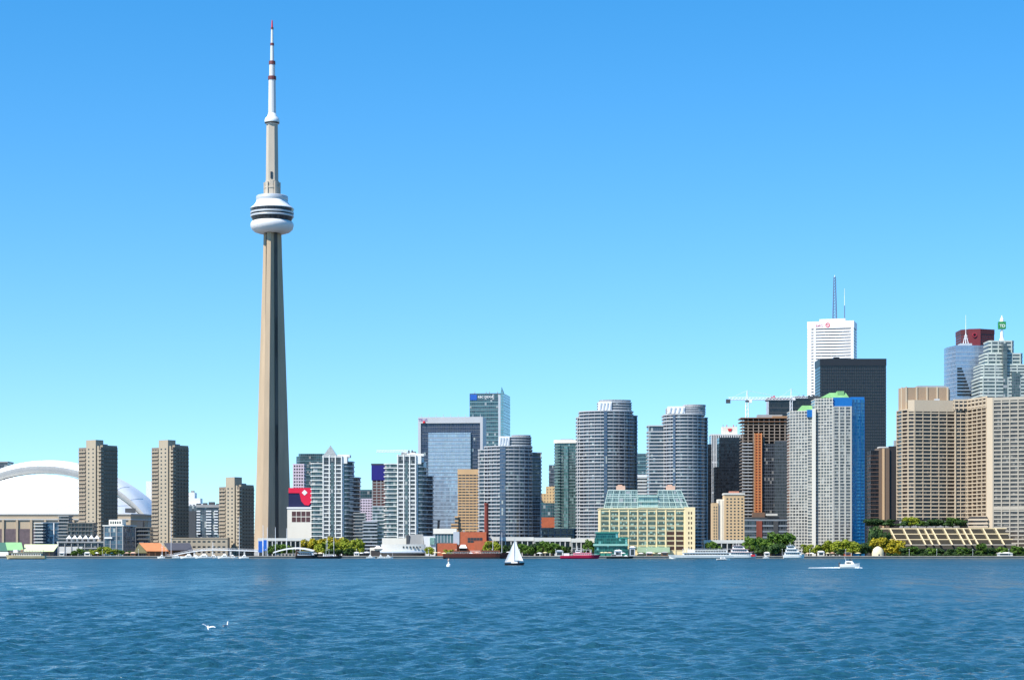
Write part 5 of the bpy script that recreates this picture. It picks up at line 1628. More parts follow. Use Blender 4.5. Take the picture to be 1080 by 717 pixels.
o, W = place('quay_pavilion', 'quay pavilion with a big orange tiled roof', 'pavilion', 147, 177, 1618, 0)
span(o, 'wall', TIMBER, 154, 176, 1, 9, 581, 999)
x = lambda p: lx(o, p)
shed('orange_roof', plain('orange_tiles', (.52, .19, .075, 1), .8, .15, .4), 155, 178, 145, 167, 580.5, 572, -1.5, 7)
shed('shaded_roof', plain('shaded_tiles', (.12, .11, .05, 1), .8, .2, .4), 141, 155, 145, 146, 582.5, 572.1, 0, 7)  # this slope's shade is painted in as a dull green-brown
for p in (158, 164, 170, 175.5): boxp(o, 'post', TIMBER, x(p) - .2, x(p) + .2, -1, -.6, 0, lz(o, 580.6))
o, W = place('quay_pavilion', 'long low building with a slate grey roof right of the orange roof', 'pavilion', 178, 205, 1650, 0)
span(o, 'wall', TIMBER, 176, 202, 1, 9, 579, 999)
x = lambda p: lx(o, p)
shed('grey_roof', plain('slate_roof', (.06, .06, .075, 1), .7, .15, .4), 178, 203.5, 171, 199, 579.5, 572, -1, 7)
MB().box(x(180), x(182), -1.6, -.4, 0, lz(o, 580)).build('porch', TIMBER, o)

# footbridge, white and slightly arched
o, W = place('footbridge', 'long low white arched footbridge over the marina mouth', 'bridge', 176, 272, 1608, 0)
b = MB()
n = 24
def by(t): return lz(o, 585.5) + (lz(o, 578.8) - lz(o, 585.5)) * (1 - min(1, abs(2 * ((t * 1.0) - .55)) ** 2.0)) if t < .55 else lz(o, 578.8) - (t - .55) * 2.2
for k in range(n):
    t0, t1 = k / n, (k + 1) / n
    x0, x1 = -W / 2 + W * t0, -W / 2 + W * t1
    b.prism([(x0, 0), (x1, 0), (x1, 3), (x0, 3)], 0, 1)
    m_ = len(b.v)
    for i in range(m_ - 24, m_):
        vx, vy, vz = b.v[i]
        h = by(t0 if abs(vx - x0) < 1e-6 else t1)
        b.v[i] = (vx, vy, h - (.75 if vz == 0 else 0))
b.build('deck', WHITE, o)
b = MB()
for k in range(n):
    t0, t1 = k / n, (k + 1) / n
    for dz in (.55, 1.05): b.bar((-W / 2 + W * t0, -.05, by(t0) + dz), (-W / 2 + W * t1, -.05, by(t1) + dz), .06, n=4)
    b.bar((-W / 2 + W * t0, -.05, by(t0)), (-W / 2 + W * t0, -.05, by(t0) + 1.05), .06, n=4)
b.build('railing', STEELW, o)
for t in (.3, .5, .7, .85): boxp(o, 'bridge_pier', OFFWH, -W / 2 + W * t - .5, -W / 2 + W * t + .5, .5, 2.5, -2.5, by(t) - .8)

# white low-roofed hall beside the tall tower
o, W = place('ferry_hall', 'low white hall with a curved roof on the quay right of the blue banners', 'hall', 288, 331, 1612, 0)
n = 8
b = MB()
for k in range(n):
    t0, t1 = k / n, (k + 1) / n
    f = lambda t: lz(o, 583.5) + (lz(o, 577.5) - lz(o, 583.5)) * math.sin(math.pi * min(1, .08 + t * .75))
    x0, x1 = -W / 2 + W * t0, -W / 2 + W * t1
    b.face([(x0, -1, f(t0)), (x1, -1, f(t1)), (x1, 9, f(t1) + .6), (x0, 9, f(t0) + .6)])
    b.face([(x0, -1, f(t0) - .7), (x1, -1, f(t1) - .7), (x1, -1, f(t1)), (x0, -1, f(t0))])
b.build('roof', WHITE, o)
span(o, 'wall', plain('hall_wall', (.30, .27, .24, 1), .8, .3, .4), 291, 329, .2, 8, 583.2, 999)
grid(o, 'window', DARKWIN, lx(o, 293), lx(o, 326), 9, 1.3, .6, lz(o, 584), 1, 1.5, y=.2)

# blue banners and white poles
for k, (px, yt) in enumerate(((277.5, 554), (282, 556), (290.5, 556), (302.5, 557))):
    o = empty('flag_pole', (X(px, 1625 + k), 1625 + k, G), 'thin white pole by the foot of the tall tower, %s of four' % nth(k, 4), 'pole', 'white poles by the blue banners')
    MB().bar((0, 0, 0), (0, 0, Z(yt, 1625) - G), .3, .16, n=6).build('shaft', STEELW, o)
    MB().lathe([(0, -.2), (.3, 0), (0, .3)], 8).build('finial', STEELW, o, (0, 0, Z(yt, 1625) - G))
    MB().lathe([(.55, 0), (.55, .3), (.3, .4)], 8).build('base', LGREY, o)
for k, (px, w_, ya, yb_) in enumerate(((274.6, 3.4, 570, 582), (279.6, 3.0, 569, 580.5))):
    o = empty('blue_banner', (X(px, 1622), 1622, G), ('wide' if k == 0 else 'slightly higher') + ' bright blue banner hanging on the quay before the tall tower', 'banner', 'blue banners on the quay')
    za, zb_ = Z(ya, 1622) - G, Z(yb_, 1622) - G
    MB().box(-w_ / 2, w_ / 2, -.15, .15, zb_, za).build('cloth', plain('banner_blue', (.01, .10, .42, 1), .6, .15, .4), o)
    for s_ in (-1, 1): MB().box(s_ * w_ / 2 - .12, s_ * w_ / 2 + .12, -.2, .2, 0, za + .4).build('post', STEELW, o)

# tall light masts along the quay
for k, (px, yt, d) in enumerate(((171, 573, 1612), (180.5, 541, 1640), (224.5, 571, 1612), (252.3, 545, 1650), (345, 564, 1614), (352, 566, 1614), (519.8, 565, 1611), (529.3, 561, 1611))):
    o = empty('mast_pole', (X(px, d), d, G), 'slim pale mast on the quay, %s of eight' % nth(k, 8), 'pole', 'slim masts along the quay')
    h = Z(yt, d) - G
    MB().bar((0, 0, 0), (0, 0, h), .22, .12, n=6).build('shaft', STEELW, o)
    MB().box(-.9, .9, -.08, .08, h * .72, h * .72 + .14).build('crossbar', STEELW, o)
    MB().lathe([(.5, 0), (.5, .25), (.25, .35)], 8).build('base', LGREY, o)

# cream dome pavilion and small kiosks, tents and parasols
o = empty('dome_pavilion', (X(926, 1615), 1615, G), 'small cream dome split by a dark slot in front of the yellow tree', 'pavilion')
CRD = plain('cream_dome_paint', (.70, .60, .38, 1), .7, .06, .2)
MB().lathe([(4.6, 0), (4.7, 2.2), (4.2, 4.4), (3.0, 6.4), (1.2, 7.6), (0, 7.9)], 28).build('shell', CRD, o, smooth=True)
MB().prism([(-.55, -4.95), (.55, -4.95), (.55, 0), (-.55, 0)], 0, 3.8, [(-.45, -4.3), (.45, -4.3), (.45, 0), (-.45, 0)]).build('doorway', DARKWIN, o)
MB().lathe([(5.0, 0), (5.0, .45), (4.4, .5)], 28).build('plinth', OFFWH, o)

def parasol(px, d, mat, label, r=1.9, h=3.0, group='parasols along the quay'):
    o = empty('parasol', (X(px, d), d, G), label, 'parasol', group)
    MB().lathe([(r, h - .75), (r * .55, h - .25), (0, h)], 8).build('canopy', mat, o)
    MB().bar((0, 0, 0), (0, 0, h - .2), .06, n=5).build('pole', TIMBER, o)
    MB().lathe([(.4, 0), (.4, .15), (.08, .2)], 8).build('base', DGREY, o)
def kiosk(px, d, w_, h, mat, rmat, label, group='kiosks along the quay'):
    o = empty('kiosk', (X(px, d), d, G), label, 'kiosk', group)
    boxp(o, 'wall', mat, -w_ / 2, w_ / 2, 0, 3, 0, h)
    MB().prism([(-w_ / 2 - .4, -.5), (w_ / 2 + .4, -.5), (w_ / 2 + .4, 3.4), (-w_ / 2 - .4, 3.4)], h, h + .9, [(-w_ / 4, 1.2), (w_ / 4, 1.2), (w_ / 4, 1.8), (-w_ / 4, 1.8)]).build('roof', rmat, o)
    boxp(o, 'counter_opening', DARKWIN, -w_ * .32, w_ * .32, -.08, .2, 1.0, h * .8)
YLC = plain('yellow_canvas', (.72, .62, .34, 1), .8, .1, .5)
PKC = plain('peach_canvas', (.66, .42, .30, 1), .8, .1, .5)
GNC = plain('green_canvas', (.14, .30, .12, 1), .8, .1, .5)
cols = [('white', CANVAS), ('pale yellow', YLC), ('peach', PKC), ('green', GNC)]
spots = [(112, 0), (117, 0), (122, 1), (128, 0), (134, 2), (338, 1), (381, 0), (387, 0), (455, 1), (459, 1), (463, 2), (468.5, 1), (473, 1), (480, 0), (487.5, 2), (497, 0), (503, 2), (509, 1), (569, 0), (575, 1), (635, 1), (639, 1), (643, 2), (653, 3), (657, 0), (676, 0), (682, 3), (689, 1), (696, 0), (852, 2), (856, 0), (873, 1), (878, 2), (884, 0), (905, 1)]
seen = {}
for q, (px, ci) in enumerate(spots): seen.setdefault(ci, []).append(px)
for px, ci in spots:
    lst = seen[ci]
    parasol(px, 1607 + (px * 7 % 9), cols[ci][1], '%s parasol on the quay, %s of the %d %s ones' % (cols[ci][0], nth(lst.index(px), len(lst)), len(lst), cols[ci][0]), 1.7 + (px * 3 % 7) * .12, 2.9 + (px % 4) * .2)
kl = [(65, 3.6, 2.6, OFFWH, CANVAS, 'white'), (92, 4.5, 2.6, CREAMW, CANVAS, 'white'), (101, 3.8, 2.4, TIMBER, CANVAS, 'brown'), (140, 4, 2.5, TIMBER, PKC, 'brown'), (376, 4, 2.6, CREAMW, CANVAS, 'white'),
      (537, 5, 2.8, OFFWH, CANVAS, 'white'), (590, 6, 4.0, OFFWH, LGREY, 'white'), (652, 6, 4.2, WHITE, WHITE, 'white'), (667, 4, 7.0, LGREY, CANVAS, 'tall grey'), (685, 5, 2.6, TIMBER, CANVAS, 'brown'), (701, 5, 2.8, TIMBER, GREYC, 'brown'),
      (809, 4, 2.6, OFFWH, CANVAS, 'white'), (866, 5, 3.4, CREAMW, CANVAS, 'white'), (894, 5, 2.4, BRICK, DGREY, 'red brick'), (1060, 12, 2.4, OFFWH, CREAMW, 'long pale')]
kt = {}
for e_ in kl: kt.setdefault(e_[5], []).append(e_[0])
for px, w_, h, m1, m2, cn in kl:
    lst = kt[cn]
    lab = '%s kiosk with a low hipped roof on the quay' % cn + (', %s of %d' % (nth(lst.index(px), len(lst)), len(lst)) if len(lst) > 1 else '')
    kiosk(px, 1606, w_, h, m1, m2, lab)

# ------------------------------------------------------------------ trees
LEAF = {'green': leafmat('green_leaves', (.040, .090, .010, 1), (.120, .210, .025, 1)),
        'dark': leafmat('dark_leaves', (.018, .046, .014, 1), (.065, .125, .028, 1)),
        'lime': leafmat('lime_leaves', (.120, .165, .012, 1), (.320, .350, .025, 1)),
        'gold': leafmat('golden_leaves', (.200, .170, .008, 1), (.480, .390, .022, 1))}
BARK = plain('bark', (.07, .05, .035, 1), .95, .3, .8)
def crown_mesh(seed, n=2200, squash=.8):
    """a crown of unit radius made of many small leaf sprays gathered in uneven clumps"""
    rs = np.random.RandomState(seed)
    cl = []
    for k in range(17):
        a = rs.rand() * 6.28
        rr = .74 * math.sqrt(rs.rand())
        cl.append((rr * math.cos(a), rr * math.sin(a), rs.rand() * 1.15 * squash - .25, .15 + .26 * rs.rand()))
    b = MB()
    for i in range(n):
        c = cl[i % len(cl)]
        d = rs.randn(3); d /= np.linalg.norm(d)
        rad = c[3] * (.55 + .5 * rs.rand())
        p = np.array(c[:3]) + d * rad
        s_ = .045 + .05 * rs.rand()
        u = rs.randn(3); u /= np.linalg.norm(u)
        v = np.cross(u, d + .4 * rs.randn(3)); v /= (np.linalg.norm(v) + 1e-6)
        b.face([p - u * s_ - v * s_ * .6, p + u * s_ - v * s_ * .6, p + u * s_ * .6 + v * s_, p - u * s_ * .6 + v * s_])
    return b
CROWNS = {}
for kind in LEAF:
    CROWNS[kind] = []
    for j in range(3):
        me = crown_mesh(7 * j + len(kind) * 3 + ord(kind[0])).mesh('crown', LEAF[kind])
        CROWNS[kind].append(me)
def trunk_mesh():
    b = MB()
    b.bar((0, 0, 0), (.02, 0, .42), .055, .04, 7); b.bar((.02, 0, .40), (.22, .05, .72), .03, .012, 5)
    b.bar((.02, 0, .38), (-.2, -.06, .70), .03, .012, 5); b.bar((.02, 0, .41), (.03, .12, .85), .03, .01, 5); b.bar((.0, 0, .3), (.1, -.2, .62), .025, .01, 5)
    return b.mesh('trunk', BARK)
TRUNK = trunk_mesh()
tree_n = [0]
def tree(px, d, ytop, half_px, kind, label, group, base=G, name='tree'):
    """ytop: crown top row; half_px: crown half width in photo columns"""
    o = empty(name, (X(px, d), d, base), label, 'tree', group)
    h = Z(ytop, d) - base
    r = half_px * S(d) * 1.36
    k = tree_n[0]; tree_n[0] += 1
    c = bpy.data.objects.new('crown', CROWNS[kind][k % 3]); COL.objects.link(c); c.parent = o
    ch = h * .47
    c.scale = (r / .86, r / .86, ch / .82)
    c.location = (0, 0, h - ch * 1.12)
    c.rotation_euler = (0, 0, k * 2.1)
    t = bpy.data.objects.new('trunk', TRUNK); COL.objects.link(t); t.parent = o
    t.scale = (min(h, 9), min(h, 9), h * .95)
    return o
def tree_row(desc, where, kind, group, items, name='tree'):
    n = len(items)
    for k, (px, d, yt, hw) in enumerate(items):
        lab = '%s %s' % (desc, where) + ('' if n == 1 else ', %s of %d' % (nth(k, n), n))
        tree(px, d, yt, hw, kind, lab, group, name=name)

tree_row('small green tree', 'on the quay below the white tents', 'green', 'trees on the west quay', [(78, 1609, 580, 3), (83, 1610, 578, 3.5), (90, 1612, 580, 3)])
tree_row('bright lime bushy tree', 'before the blue glass quay building', 'lime', 'trees on the west quay', [(100, 1608, 579, 4), (106, 1611, 576.5, 5), (113, 1609, 576.5, 5), (119, 1611, 578.5, 4)])
tree_row('dull green tree', 'left of the orange roof', 'green', 'trees on the west quay', [(126, 1612, 579.5, 4), (137, 1614, 581, 4)])
tree_row('green tree', 'behind the white hall at the tower foot', 'green', 'trees at the tower foot', [(286, 1660, 575, 4), (292, 1664, 573.5, 5), (299, 1662, 574, 5), (306, 1664, 575.5, 4)])
tree_row('golden yellow tree', 'in the grove by the pyramid-topped condo', 'gold', 'yellow and green grove by the condo', [(327, 1634, 567.5, 7), (335, 1626, 566, 8), (345, 1640, 565.5, 8), (357, 1636, 565, 9), (366, 1632, 566.5, 8)])
tree_row('lime green tree', 'in the grove by the pyramid-topped condo', 'lime', 'yellow and green grove by the condo', [(340, 1622, 570, 7), (351, 1620, 572, 7), (362, 1618, 571, 7), (372, 1626, 567.5, 8), (379, 1620, 570.5, 5.5)])
tree_row('dark green tree', 'at the foot of the golden grove', 'dark', 'yellow and green grove by the condo', [(356, 1614, 577.5, 5), (367, 1613, 577, 5), (346, 1614, 578.5, 4)])
tree_row('lime green tree', 'between the restaurant and the power house', 'lime', 'trees by the power house', [(453, 1612, 576.5, 4), (474, 1613, 579, 4)])
tree_row('lime green tree', 'right of the brick chimney', 'lime', 'trees by the power house', [(513.5, 1622, 570.5, 5), (521, 1626, 571, 5)])
tree_row('dark green tree', 'behind the tall ship', 'dark', 'trees behind the sailing boat', [(528, 1630, 572.5, 5), (536, 1632, 573.5, 5)])
tree_row('green tree', 'between the sailing boat and the red ship', 'green', 'trees behind the sailing boat', [(549, 1626, 573.5, 5.5), (556.5, 1620, 575, 5), (574, 1626, 570.5, 6), (582, 1622, 572.5, 6), (589, 1626, 574, 5)])
tree_row('dark green tree', 'between the sailing boat and the red ship', 'dark', 'trees behind the sailing boat', [(562, 1630, 571, 6), (568, 1632, 573, 5), (596, 1630, 574.5, 5)])
tree_row('green tree', 'left of the teal pavilion', 'green', 'trees behind the sailing boat', [(621, 1626, 569, 4.5)])
tree_row('green tree', 'before the cream shelter behind the ferries', 'green', 'trees behind the ferries', [(750, 1640, 571, 4.5), (756, 1642, 574, 4)])
tree_row('green tree', 'below the construction site', 'green', 'trees below the construction site', [(791, 1626, 566, 6), (799, 1632, 567, 6), (808, 1626, 569.5, 7), (818, 1634, 561.5, 9), (828, 1630, 562.5, 8)])
tree_row('dark green tree', 'below the construction site', 'dark', 'trees below the construction site', [(803, 1618, 573.5, 5), (813, 1616, 573, 6), (823, 1616, 572, 6)])
tree_row('lime green tree', 'below the white and blue condo', 'lime', 'trees at the foot of the white and blue condo', [(853, 1622, 573.5, 5.5), (861, 1624, 574.5, 5), (874, 1626, 572, 5.5), (881, 1620, 569.5, 7), (890, 1624, 568.5, 8), (899, 1620, 571, 6)])
tree_row('dark green tree', 'below the white and blue condo', 'dark', 'trees at the foot of the white and blue condo', [(869, 1632, 573, 5), (907, 1624, 571.5, 6), (913, 1628, 573, 5), (884, 1614, 577.5, 5)])
tree_row('dark green tree', 'left of the golden trees', 'dark', 'trees before the terraced podium', [(918, 1650, 557, 5), (924, 1652, 553, 6), (931, 1648, 558, 6)])
tree_row('golden yellow tree', 'behind the small cream dome', 'gold', 'trees before the terraced podium', [(925, 1632, 566.5, 7), (934, 1628, 564.5, 8), (943, 1626, 568.5, 7), (950, 1622, 573, 5.5)])
tree_row('dark green tree', 'along the quay before the hotel terraces', 'dark', 'trees before the terraced podium', [(956, 1614, 576.5, 6), (967, 1616, 577, 6), (977, 1614, 577.5, 6), (987, 1616, 577, 6), (998, 1614, 577.5, 6), (1008, 1616, 576.5, 6), (1019, 1614, 577.5, 6), (1030, 1616, 577, 6), (1041, 1614, 576.5, 6), (1052, 1616, 577.5, 6), (1064, 1614, 577.5, 6), (1076, 1616, 577, 7)])
tree_row('green tree', 'along the quay before the hotel terraces', 'green', 'trees before the terraced podium', [(962, 1611, 576, 5), (981, 1612, 577, 5), (1015, 1611, 576.5, 5), (1034.5, 1610, 573, 4.5), (1056, 1612, 576, 5), (1073, 1610, 575.5, 6)])
# roof garden of the podium, raised above the quay
for k, (px, yt, hw, kd) in enumerate(((922, 546, 9, 'dark'), (933, 546.5, 8, 'dark'), (953, 547.5, 6, 'dark'), (960, 545, 6, 'lime'), (968, 548, 6, 'green'), (977, 548, 6, 'dark'), (987, 546.5, 7, 'dark'), (996, 547.5, 7, 'dark'), (1005, 545.5, 6, 'green'), (1013, 547, 6, 'dark'))):
    tree(px, 1694, yt, hw, kd, '%s shrub-like tree in the hotel roof garden, %s of ten' % ({'dark': 'dark green', 'lime': 'lime green', 'green': 'green'}[kd], nth(k, 10)), 'roof garden trees of the hotel', base=Z(556, 1680))
hb = MB()
rs = np.random.RandomState(5)
for i in range(7000):
    px = 935 + 160 * rs.rand()
    d = 1606.5 + 3 * rs.rand()
    p = np.array((X(px, d), d, G + 2.4 * rs.rand() ** .8 * (.7 + .3 * math.sin(px * .7))))
    u, v = rs.randn(3), rs.randn(3)
    u /= np.linalg.norm(u) * 3.2; v /= np.linalg.norm(v) * 3.2
    hb.face([p - u - v, p + u - v, p + u + v, p - u + v])
tag(hb.build('hedge', LEAF['dark']), 'dense dark hedge along the quay in front of the hotel', 'hedge')

# ------------------------------------------------------------------ boats
def hull_mb(L, B, H, bow=.55, sheer=.25, draft=.3, n=14, stern=.85):
    """boat hull, bow towards +x, deck closed"""
    b = MB()
    rows = []
    for k in range(n + 1):
        t = k / n
        f = 1 - max(0, (t - (1 - bow)) / bow) ** 2.2
        f *= stern + (1 - stern) * min(1, t * 4)
        hw = max(.02, B / 2 * f)
        zt = H * (1 + sheer * max(0, (t - .4) / .6) ** 2)
        xk = -L / 2 + L * t
        xb = xk - (L * .05 * max(0, (t - .7) / .3))
        rows.append([(xk, -hw, zt), (xb, -hw * .86, zt * .3), (xb, -hw * .45, -draft), (xb, hw * .45, -draft), (xb, hw * .86, zt * .3), (xk, hw, zt)])
    for r0, r1 in zip(rows, rows[1:]):
        for j in range(5): b.face([r0[j], r1[j], r1[j + 1], r0[j + 1]][::-1] if False else [r0[j], r1[j], r1[j + 1], r0[j + 1]])
        b.face([r0[5], r1[5], r1[0], r0[0]], None, 1)
    b.face(list(reversed(rows[0])))
    b.face(rows[-1])
    return b
def boat(name, px, d, label, cat, rz=0, group=None):
    return empty(name, (X(px, d), d, 0), label, cat, group, rz=rz)
GLW = plain('boat_window', (.02, .025, .03, 1), .1, .2, .5, False)
def row_windows(o, x0, x1, n, y, z0, z1, name='window', mat=None, gap=.25):
    if math.cos(o.rotation_euler[2]) < 0: y = -y
    w_ = (x1 - x0) / n
    f = None
    for k in range(n):
        cx = x0 + w_ * (k + .5)
        if f is None: f = MB().box(-w_ * (1 - gap) / 2, w_ * (1 - gap) / 2, -.09, .09, z0, z1).build(name, mat or GLW, o, (cx, y, 0))
        else: again(f, (cx, y, 0))
def rail(o, x0, x1, y, z0, h=1.0, n=12):
    if math.cos(o.rotation_euler[2]) < 0: y = -y
    b = MB()
    for k in range(n + 1):
        xx = x0 + (x1 - x0) * k / n
        b.bar((xx, y, z0), (xx, y, z0 + h), .04, n=4)
    for f in (.5, 1): b.bar((x0, y, z0 + h * f), (x1, y, z0 + h * f), .04, n=4)
    b.build('railing', STEELW, o)

# sailing boat
o = boat('sailing_boat', 542.8, 690, 'sailing boat with two white sails and a dark hull in mid water', 'sailboat', rz=math.pi * .97 + math.pi)
HL = plain('dark_hull', (.02, .018, .02, 1), .3, .1, .5)
hull_mb(6.6, 2.1, .75).build('hull', [HL, plain('deck_pink_white', (.62, .52, .47, 1), .6, .1, .5)], o)
MB().prism([(-1.2, -.6), (1.1, -.45), (1.1, .45), (-1.2, .6)], .7, 1.25, [(-1.0, -.5), (.8, -.38), (.8, .38), (-1.0, .5)]).build('cabin', WHITE, o)
MB().bar((-.2, 0, .7), (-.05, 0, 9.0), .09, .06, 7).build('mast', LGREY, o)
MB().bar((-.2, 0, 1.7), (2.9, .35, 1.45), .07, n=6).build('boom', LGREY, o)
def sail(pts, bulge, name):
    (a, b_, c) = [np.array(p, float) for p in pts]
    n = 10
    mb = MB()
    g = lambda i, j: (a * (1 - (i + j) / n) + b_ * (i / n) + c * (j / n)) + np.array((0, bulge * 4 * (i / n) * (1 - (i + j) / n) + bulge * 2 * (j / n) * (1 - (i + j) / n), 0))
    for i in range(n):
        for j in range(n - i):
            mb.face([g(i, j), g(i + 1, j), g(i, j + 1)])
            if i + j < n - 1: mb.face([g(i + 1, j), g(i + 1, j + 1), g(i, j + 1)])
    return mb.build(name, SAIL, o, smooth=True)
sail([(-.1, 0, 1.75), (2.85, .35, 1.5), (-.05, 0, 8.8)], .18, 'main_sail')
sail([(-3.4, 0, 1.0), (-.3, .3, 1.2), (-.15, 0, 7.9)], .25, 'jib_sail')
b = MB()
for q in ((-3.3, 0, .9), (3.1, 0, .85)): b.bar((-.05, 0, 8.9), q, .018, n=3)
b.build('stay', LGREY, o)
pz = empty('person', (o.location.x + 1.3, 690, .75), 'person in dark clothes sitting in the stern of the sailing boat', 'person')
def person_mesh(shirt, sit=True):
    b = MB()
    b.lathe([(.0, -.02), (.17, 0), (.19, .2), (.20, .42), (.10, .54), (.055, .58), (.055, .62), (.085, .66), (.11, .74), (.09, .83), (0, .87)], 10)
    for s_ in (-1, 1):
        b.bar((s_ * .18, 0, .46), (s_ * .25, -.1, .22), .055, .045, 6); b.bar((s_ * .25, -.1, .22), (s_ * .15, -.32, .18), .045, .035, 6)
        b.bar((s_ * .09, 0, .05), (s_ * .11, -.42, .06), .085, .065, 6); b.bar((s_ * .11, -.42, .06), (s_ * .11, -.46, -.36), .06, .045, 6)
    return b
person_mesh(None).build('body', plain('dark_clothes', (.05, .03, .03, 1), .9, .2, 2), pz)

# motor boat under way with its wake
o = boat('motor_boat', 896.5, 560, 'white cabin motor boat speeding over open water with a wake', 'motorboat', rz=math.pi * -.08)
o.scale = (.95, .95, 1.25)
BW = plain('boat_white', (.80, .79, .74, 1), .35, .05, .5)
hull_mb(5.6, 2.2, .85, sheer=.35).build('hull', [BW, CREAMW], o)
MB().prism([(-1.4, -.9), (1.4, -.8), (1.4, .8), (-1.4, .9)], .8, 1.55, [(-1.2, -.8), (.6, -.65), (.6, .65), (-1.2, .8)]).build('cabin', BW, o)
MB().prism([(-.2, -.72), (.75, -.62), (.75, .62), (-.2, .72)], 1.5, 1.95, [(-.1, -.66), (.2, -.55), (.2, .55), (-.1, .66)]).build('windscreen', GLW, o)
boxp(o, 'outboard_motor', DGREY, -3.2, -2.75, -.3, .3, -.2, 1.2)
MB().bar((-1.2, 0, 1.5), (-1.5, 0, 2.4), .05, n=5).build('radar_arch', WHITE, o)
row_windows(o, -1.0, .3, 3, -.84, 1.0, 1.3)
FOAM = plain('foam', (.78, .80, .80, 1), .9, .08, .8, False)
b = MB()
rs = np.random.RandomState(9)
for i in range(420):
    t = rs.rand() ** 1.4
    xx = -2.6 - 8.5 * t; yy = (rs.rand() - .5) * (.8 + 3.0 * t)
    s_ = (.30 - .2 * t) * (.35 + .7 * rs.rand()); hh = (.22 - .16 * t) * rs.rand() + .06
    b.prism([(xx - s_, yy - s_ * .6), (xx + s_, yy - s_ * .5), (xx + s_ * 1.1, yy + s_ * .6), (xx - s_, yy + s_ * .5)], -.05, hh, [(xx - s_ * .4, yy - s_ * .2), (xx + s_ * .4, yy - s_ * .2), (xx + s_ * .4, yy + s_ * .2), (xx - s_ * .4, yy + s_ * .2)])
for i in range(34):
    xx = 1.6 + 1.6 * rs.rand(); yy = (rs.rand() - .5) * 2.8; s_ = .22 * rs.rand() + .05
    b.prism([(xx - s_, yy - s_), (xx + s_, yy - s_), (xx + s_, yy + s_), (xx - s_, yy + s_)], -.05, .1 + .25 * rs.rand(), [(xx - s_ * .4, yy - s_ * .4), (xx + s_ * .4, yy - s_ * .4), (xx + s_ * .4, yy + s_ * .4), (xx - s_ * .4, yy + s_ * .4)])
wk = b.build('boat_wake', FOAM, None, tuple(o.location), o.rotation_euler[2])
tag(wk, 'white foam wake trailing behind the speeding motor boat', 'wake', kind='stuff')

# small motor boat near the ferries
o = boat('small_boat', 763, 1200, 'small white boat with a dark stripe in front of the white ferries', 'motorboat')
hull_mb(8.0, 2.6, .9).build('hull', [BW, BW], o)
boxp(o, 'hull_stripe', HL, -3.7, 1.0, -1.32, -1.0, .15, .4)
MB().prism([(-1.8, -1), (1.2, -.9), (1.2, .9), (-1.8, 1)], .85, 1.9, [(-1.6, -.9), (.5, -.8), (.5, .8), (-1.6, .9)]).build('cabin', BW, o)
row_windows(o, -1.5, .4, 4, -.97, 1.25, 1.6)
MB().bar((-1.5, 0, 1.9), (-1.5, 0, 3.3), .05, n=5).build('aerial', LGREY, o)

# navigation buoy
o = boat('buoy', 473.2, 620, 'small white navigation buoy standing alone in the water', 'buoy')
MB().lathe([(0, -.3), (.62, -.2), (.70, .1), (.62, .65), (.3, .85), (0, .9)], 14).build('float', WHITE, o)
MB().lathe([(.26, .85), (.18, 1.6)], 10).build('tower', WHITE, o)
MB().lathe([(.18, 1.6), (.34, 1.65), (.34, 2.05), (.12, 2.4), (0, 2.5)], 10).build('lantern', plain('buoy_lantern', (.35, .28, .24, 1), .5, .2, .8), o)

# gulls
GW = plain('gull_white', (.80, .80, .80, 1), .7, .06, 4)
GG = plain('gull_grey', (.30, .31, .33, 1), .7, .1, 4)
def gull_body(b):
    prof = [(-.24, .012), (-.18, .035), (-.08, .062), (.03, .07), (.12, .055), (.16, .045), (.205, .046), (.24, .03), (.262, .01)]
    n = 10
    rows = []
    for xx, rr in prof:
        lift = .03 if xx > .14 else 0
        rows.append([(xx, rr * math.cos(2 * math.pi * k / n), lift + rr * .9 * math.sin(2 * math.pi * k / n)) for k in range(n)])
    for r0, r1 in zip(rows, rows[1:]):
        for k in range(n): b.face([r0[k], r1[k], r1[(k + 1) % n], r0[(k + 1) % n]])
    b.face(list(reversed(rows[0]))); b.face(rows[-1])
def wing(b, s_, lift):
    st = [(0, .05, 0, .11), (.18, .14, .10 * lift, .105), (.36, .10, .20 * lift, .075), (.52, .0, .22 * lift, .03)]
    rows = []
    for y, xq, zz, ch in st:
        rows.append([(xq + ch * .5, s_ * (y + .04), zz + .015), (xq, s_ * (y + .04), zz + .03), (xq - ch, s_ * (y + .04), zz), (xq, s_ * (y + .04), zz - .004)])
    for r0, r1 in zip(rows, rows[1:]):
        for k in range(4):
            q = [r0[k], r0[(k + 1) % 4], r1[(k + 1) % 4], r1[k]]
            b.face(q, None, 1 if k in (0, 1) and s_ > 9 else 0)
    b.face(rows[-1])
o = empty('gull', (X(219.5, 103), 103, .30), 'white gull flying low over the water with spread wings', 'gull', rz=R(96))
o.rotation_euler = (R(12), R(-26), R(100)); o.scale = (.68, .62, .7)
b = MB(); gull_body(b); wing(b, 1, .8); wing(b, -1, .55)
b.build('body', [GW, GG], o)
MB().bar((.255, 0, .03), (.30, 0, .022), .012, .003, 5).build('beak', YLC, o)
b = MB(); b.face([(-.22, -.02, .01), (-.22, .02, .01), (-.33, .06, .005), (-.33, -.06, .005)]); b.face([(-.22, .02, 0), (-.22, -.02, 0), (-.33, -.06, -.005), (-.33, .06, -.005)])
b.build('tail', GW, o)
o = empty('gull', (X(238, 112), 112, .06), 'white gull sitting on the water behind the flying gull', 'gull', rz=R(60))
b = MB(); gull_body(b)
b.bar((.14, 0, .02), (.19, 0, .20), .04, .03, 8); b.lathe([(0, .17), (.035, .19), (.042, .215), (.03, .245), (0, .255)], 8, .195, 0)
b.build('body', GW, o)
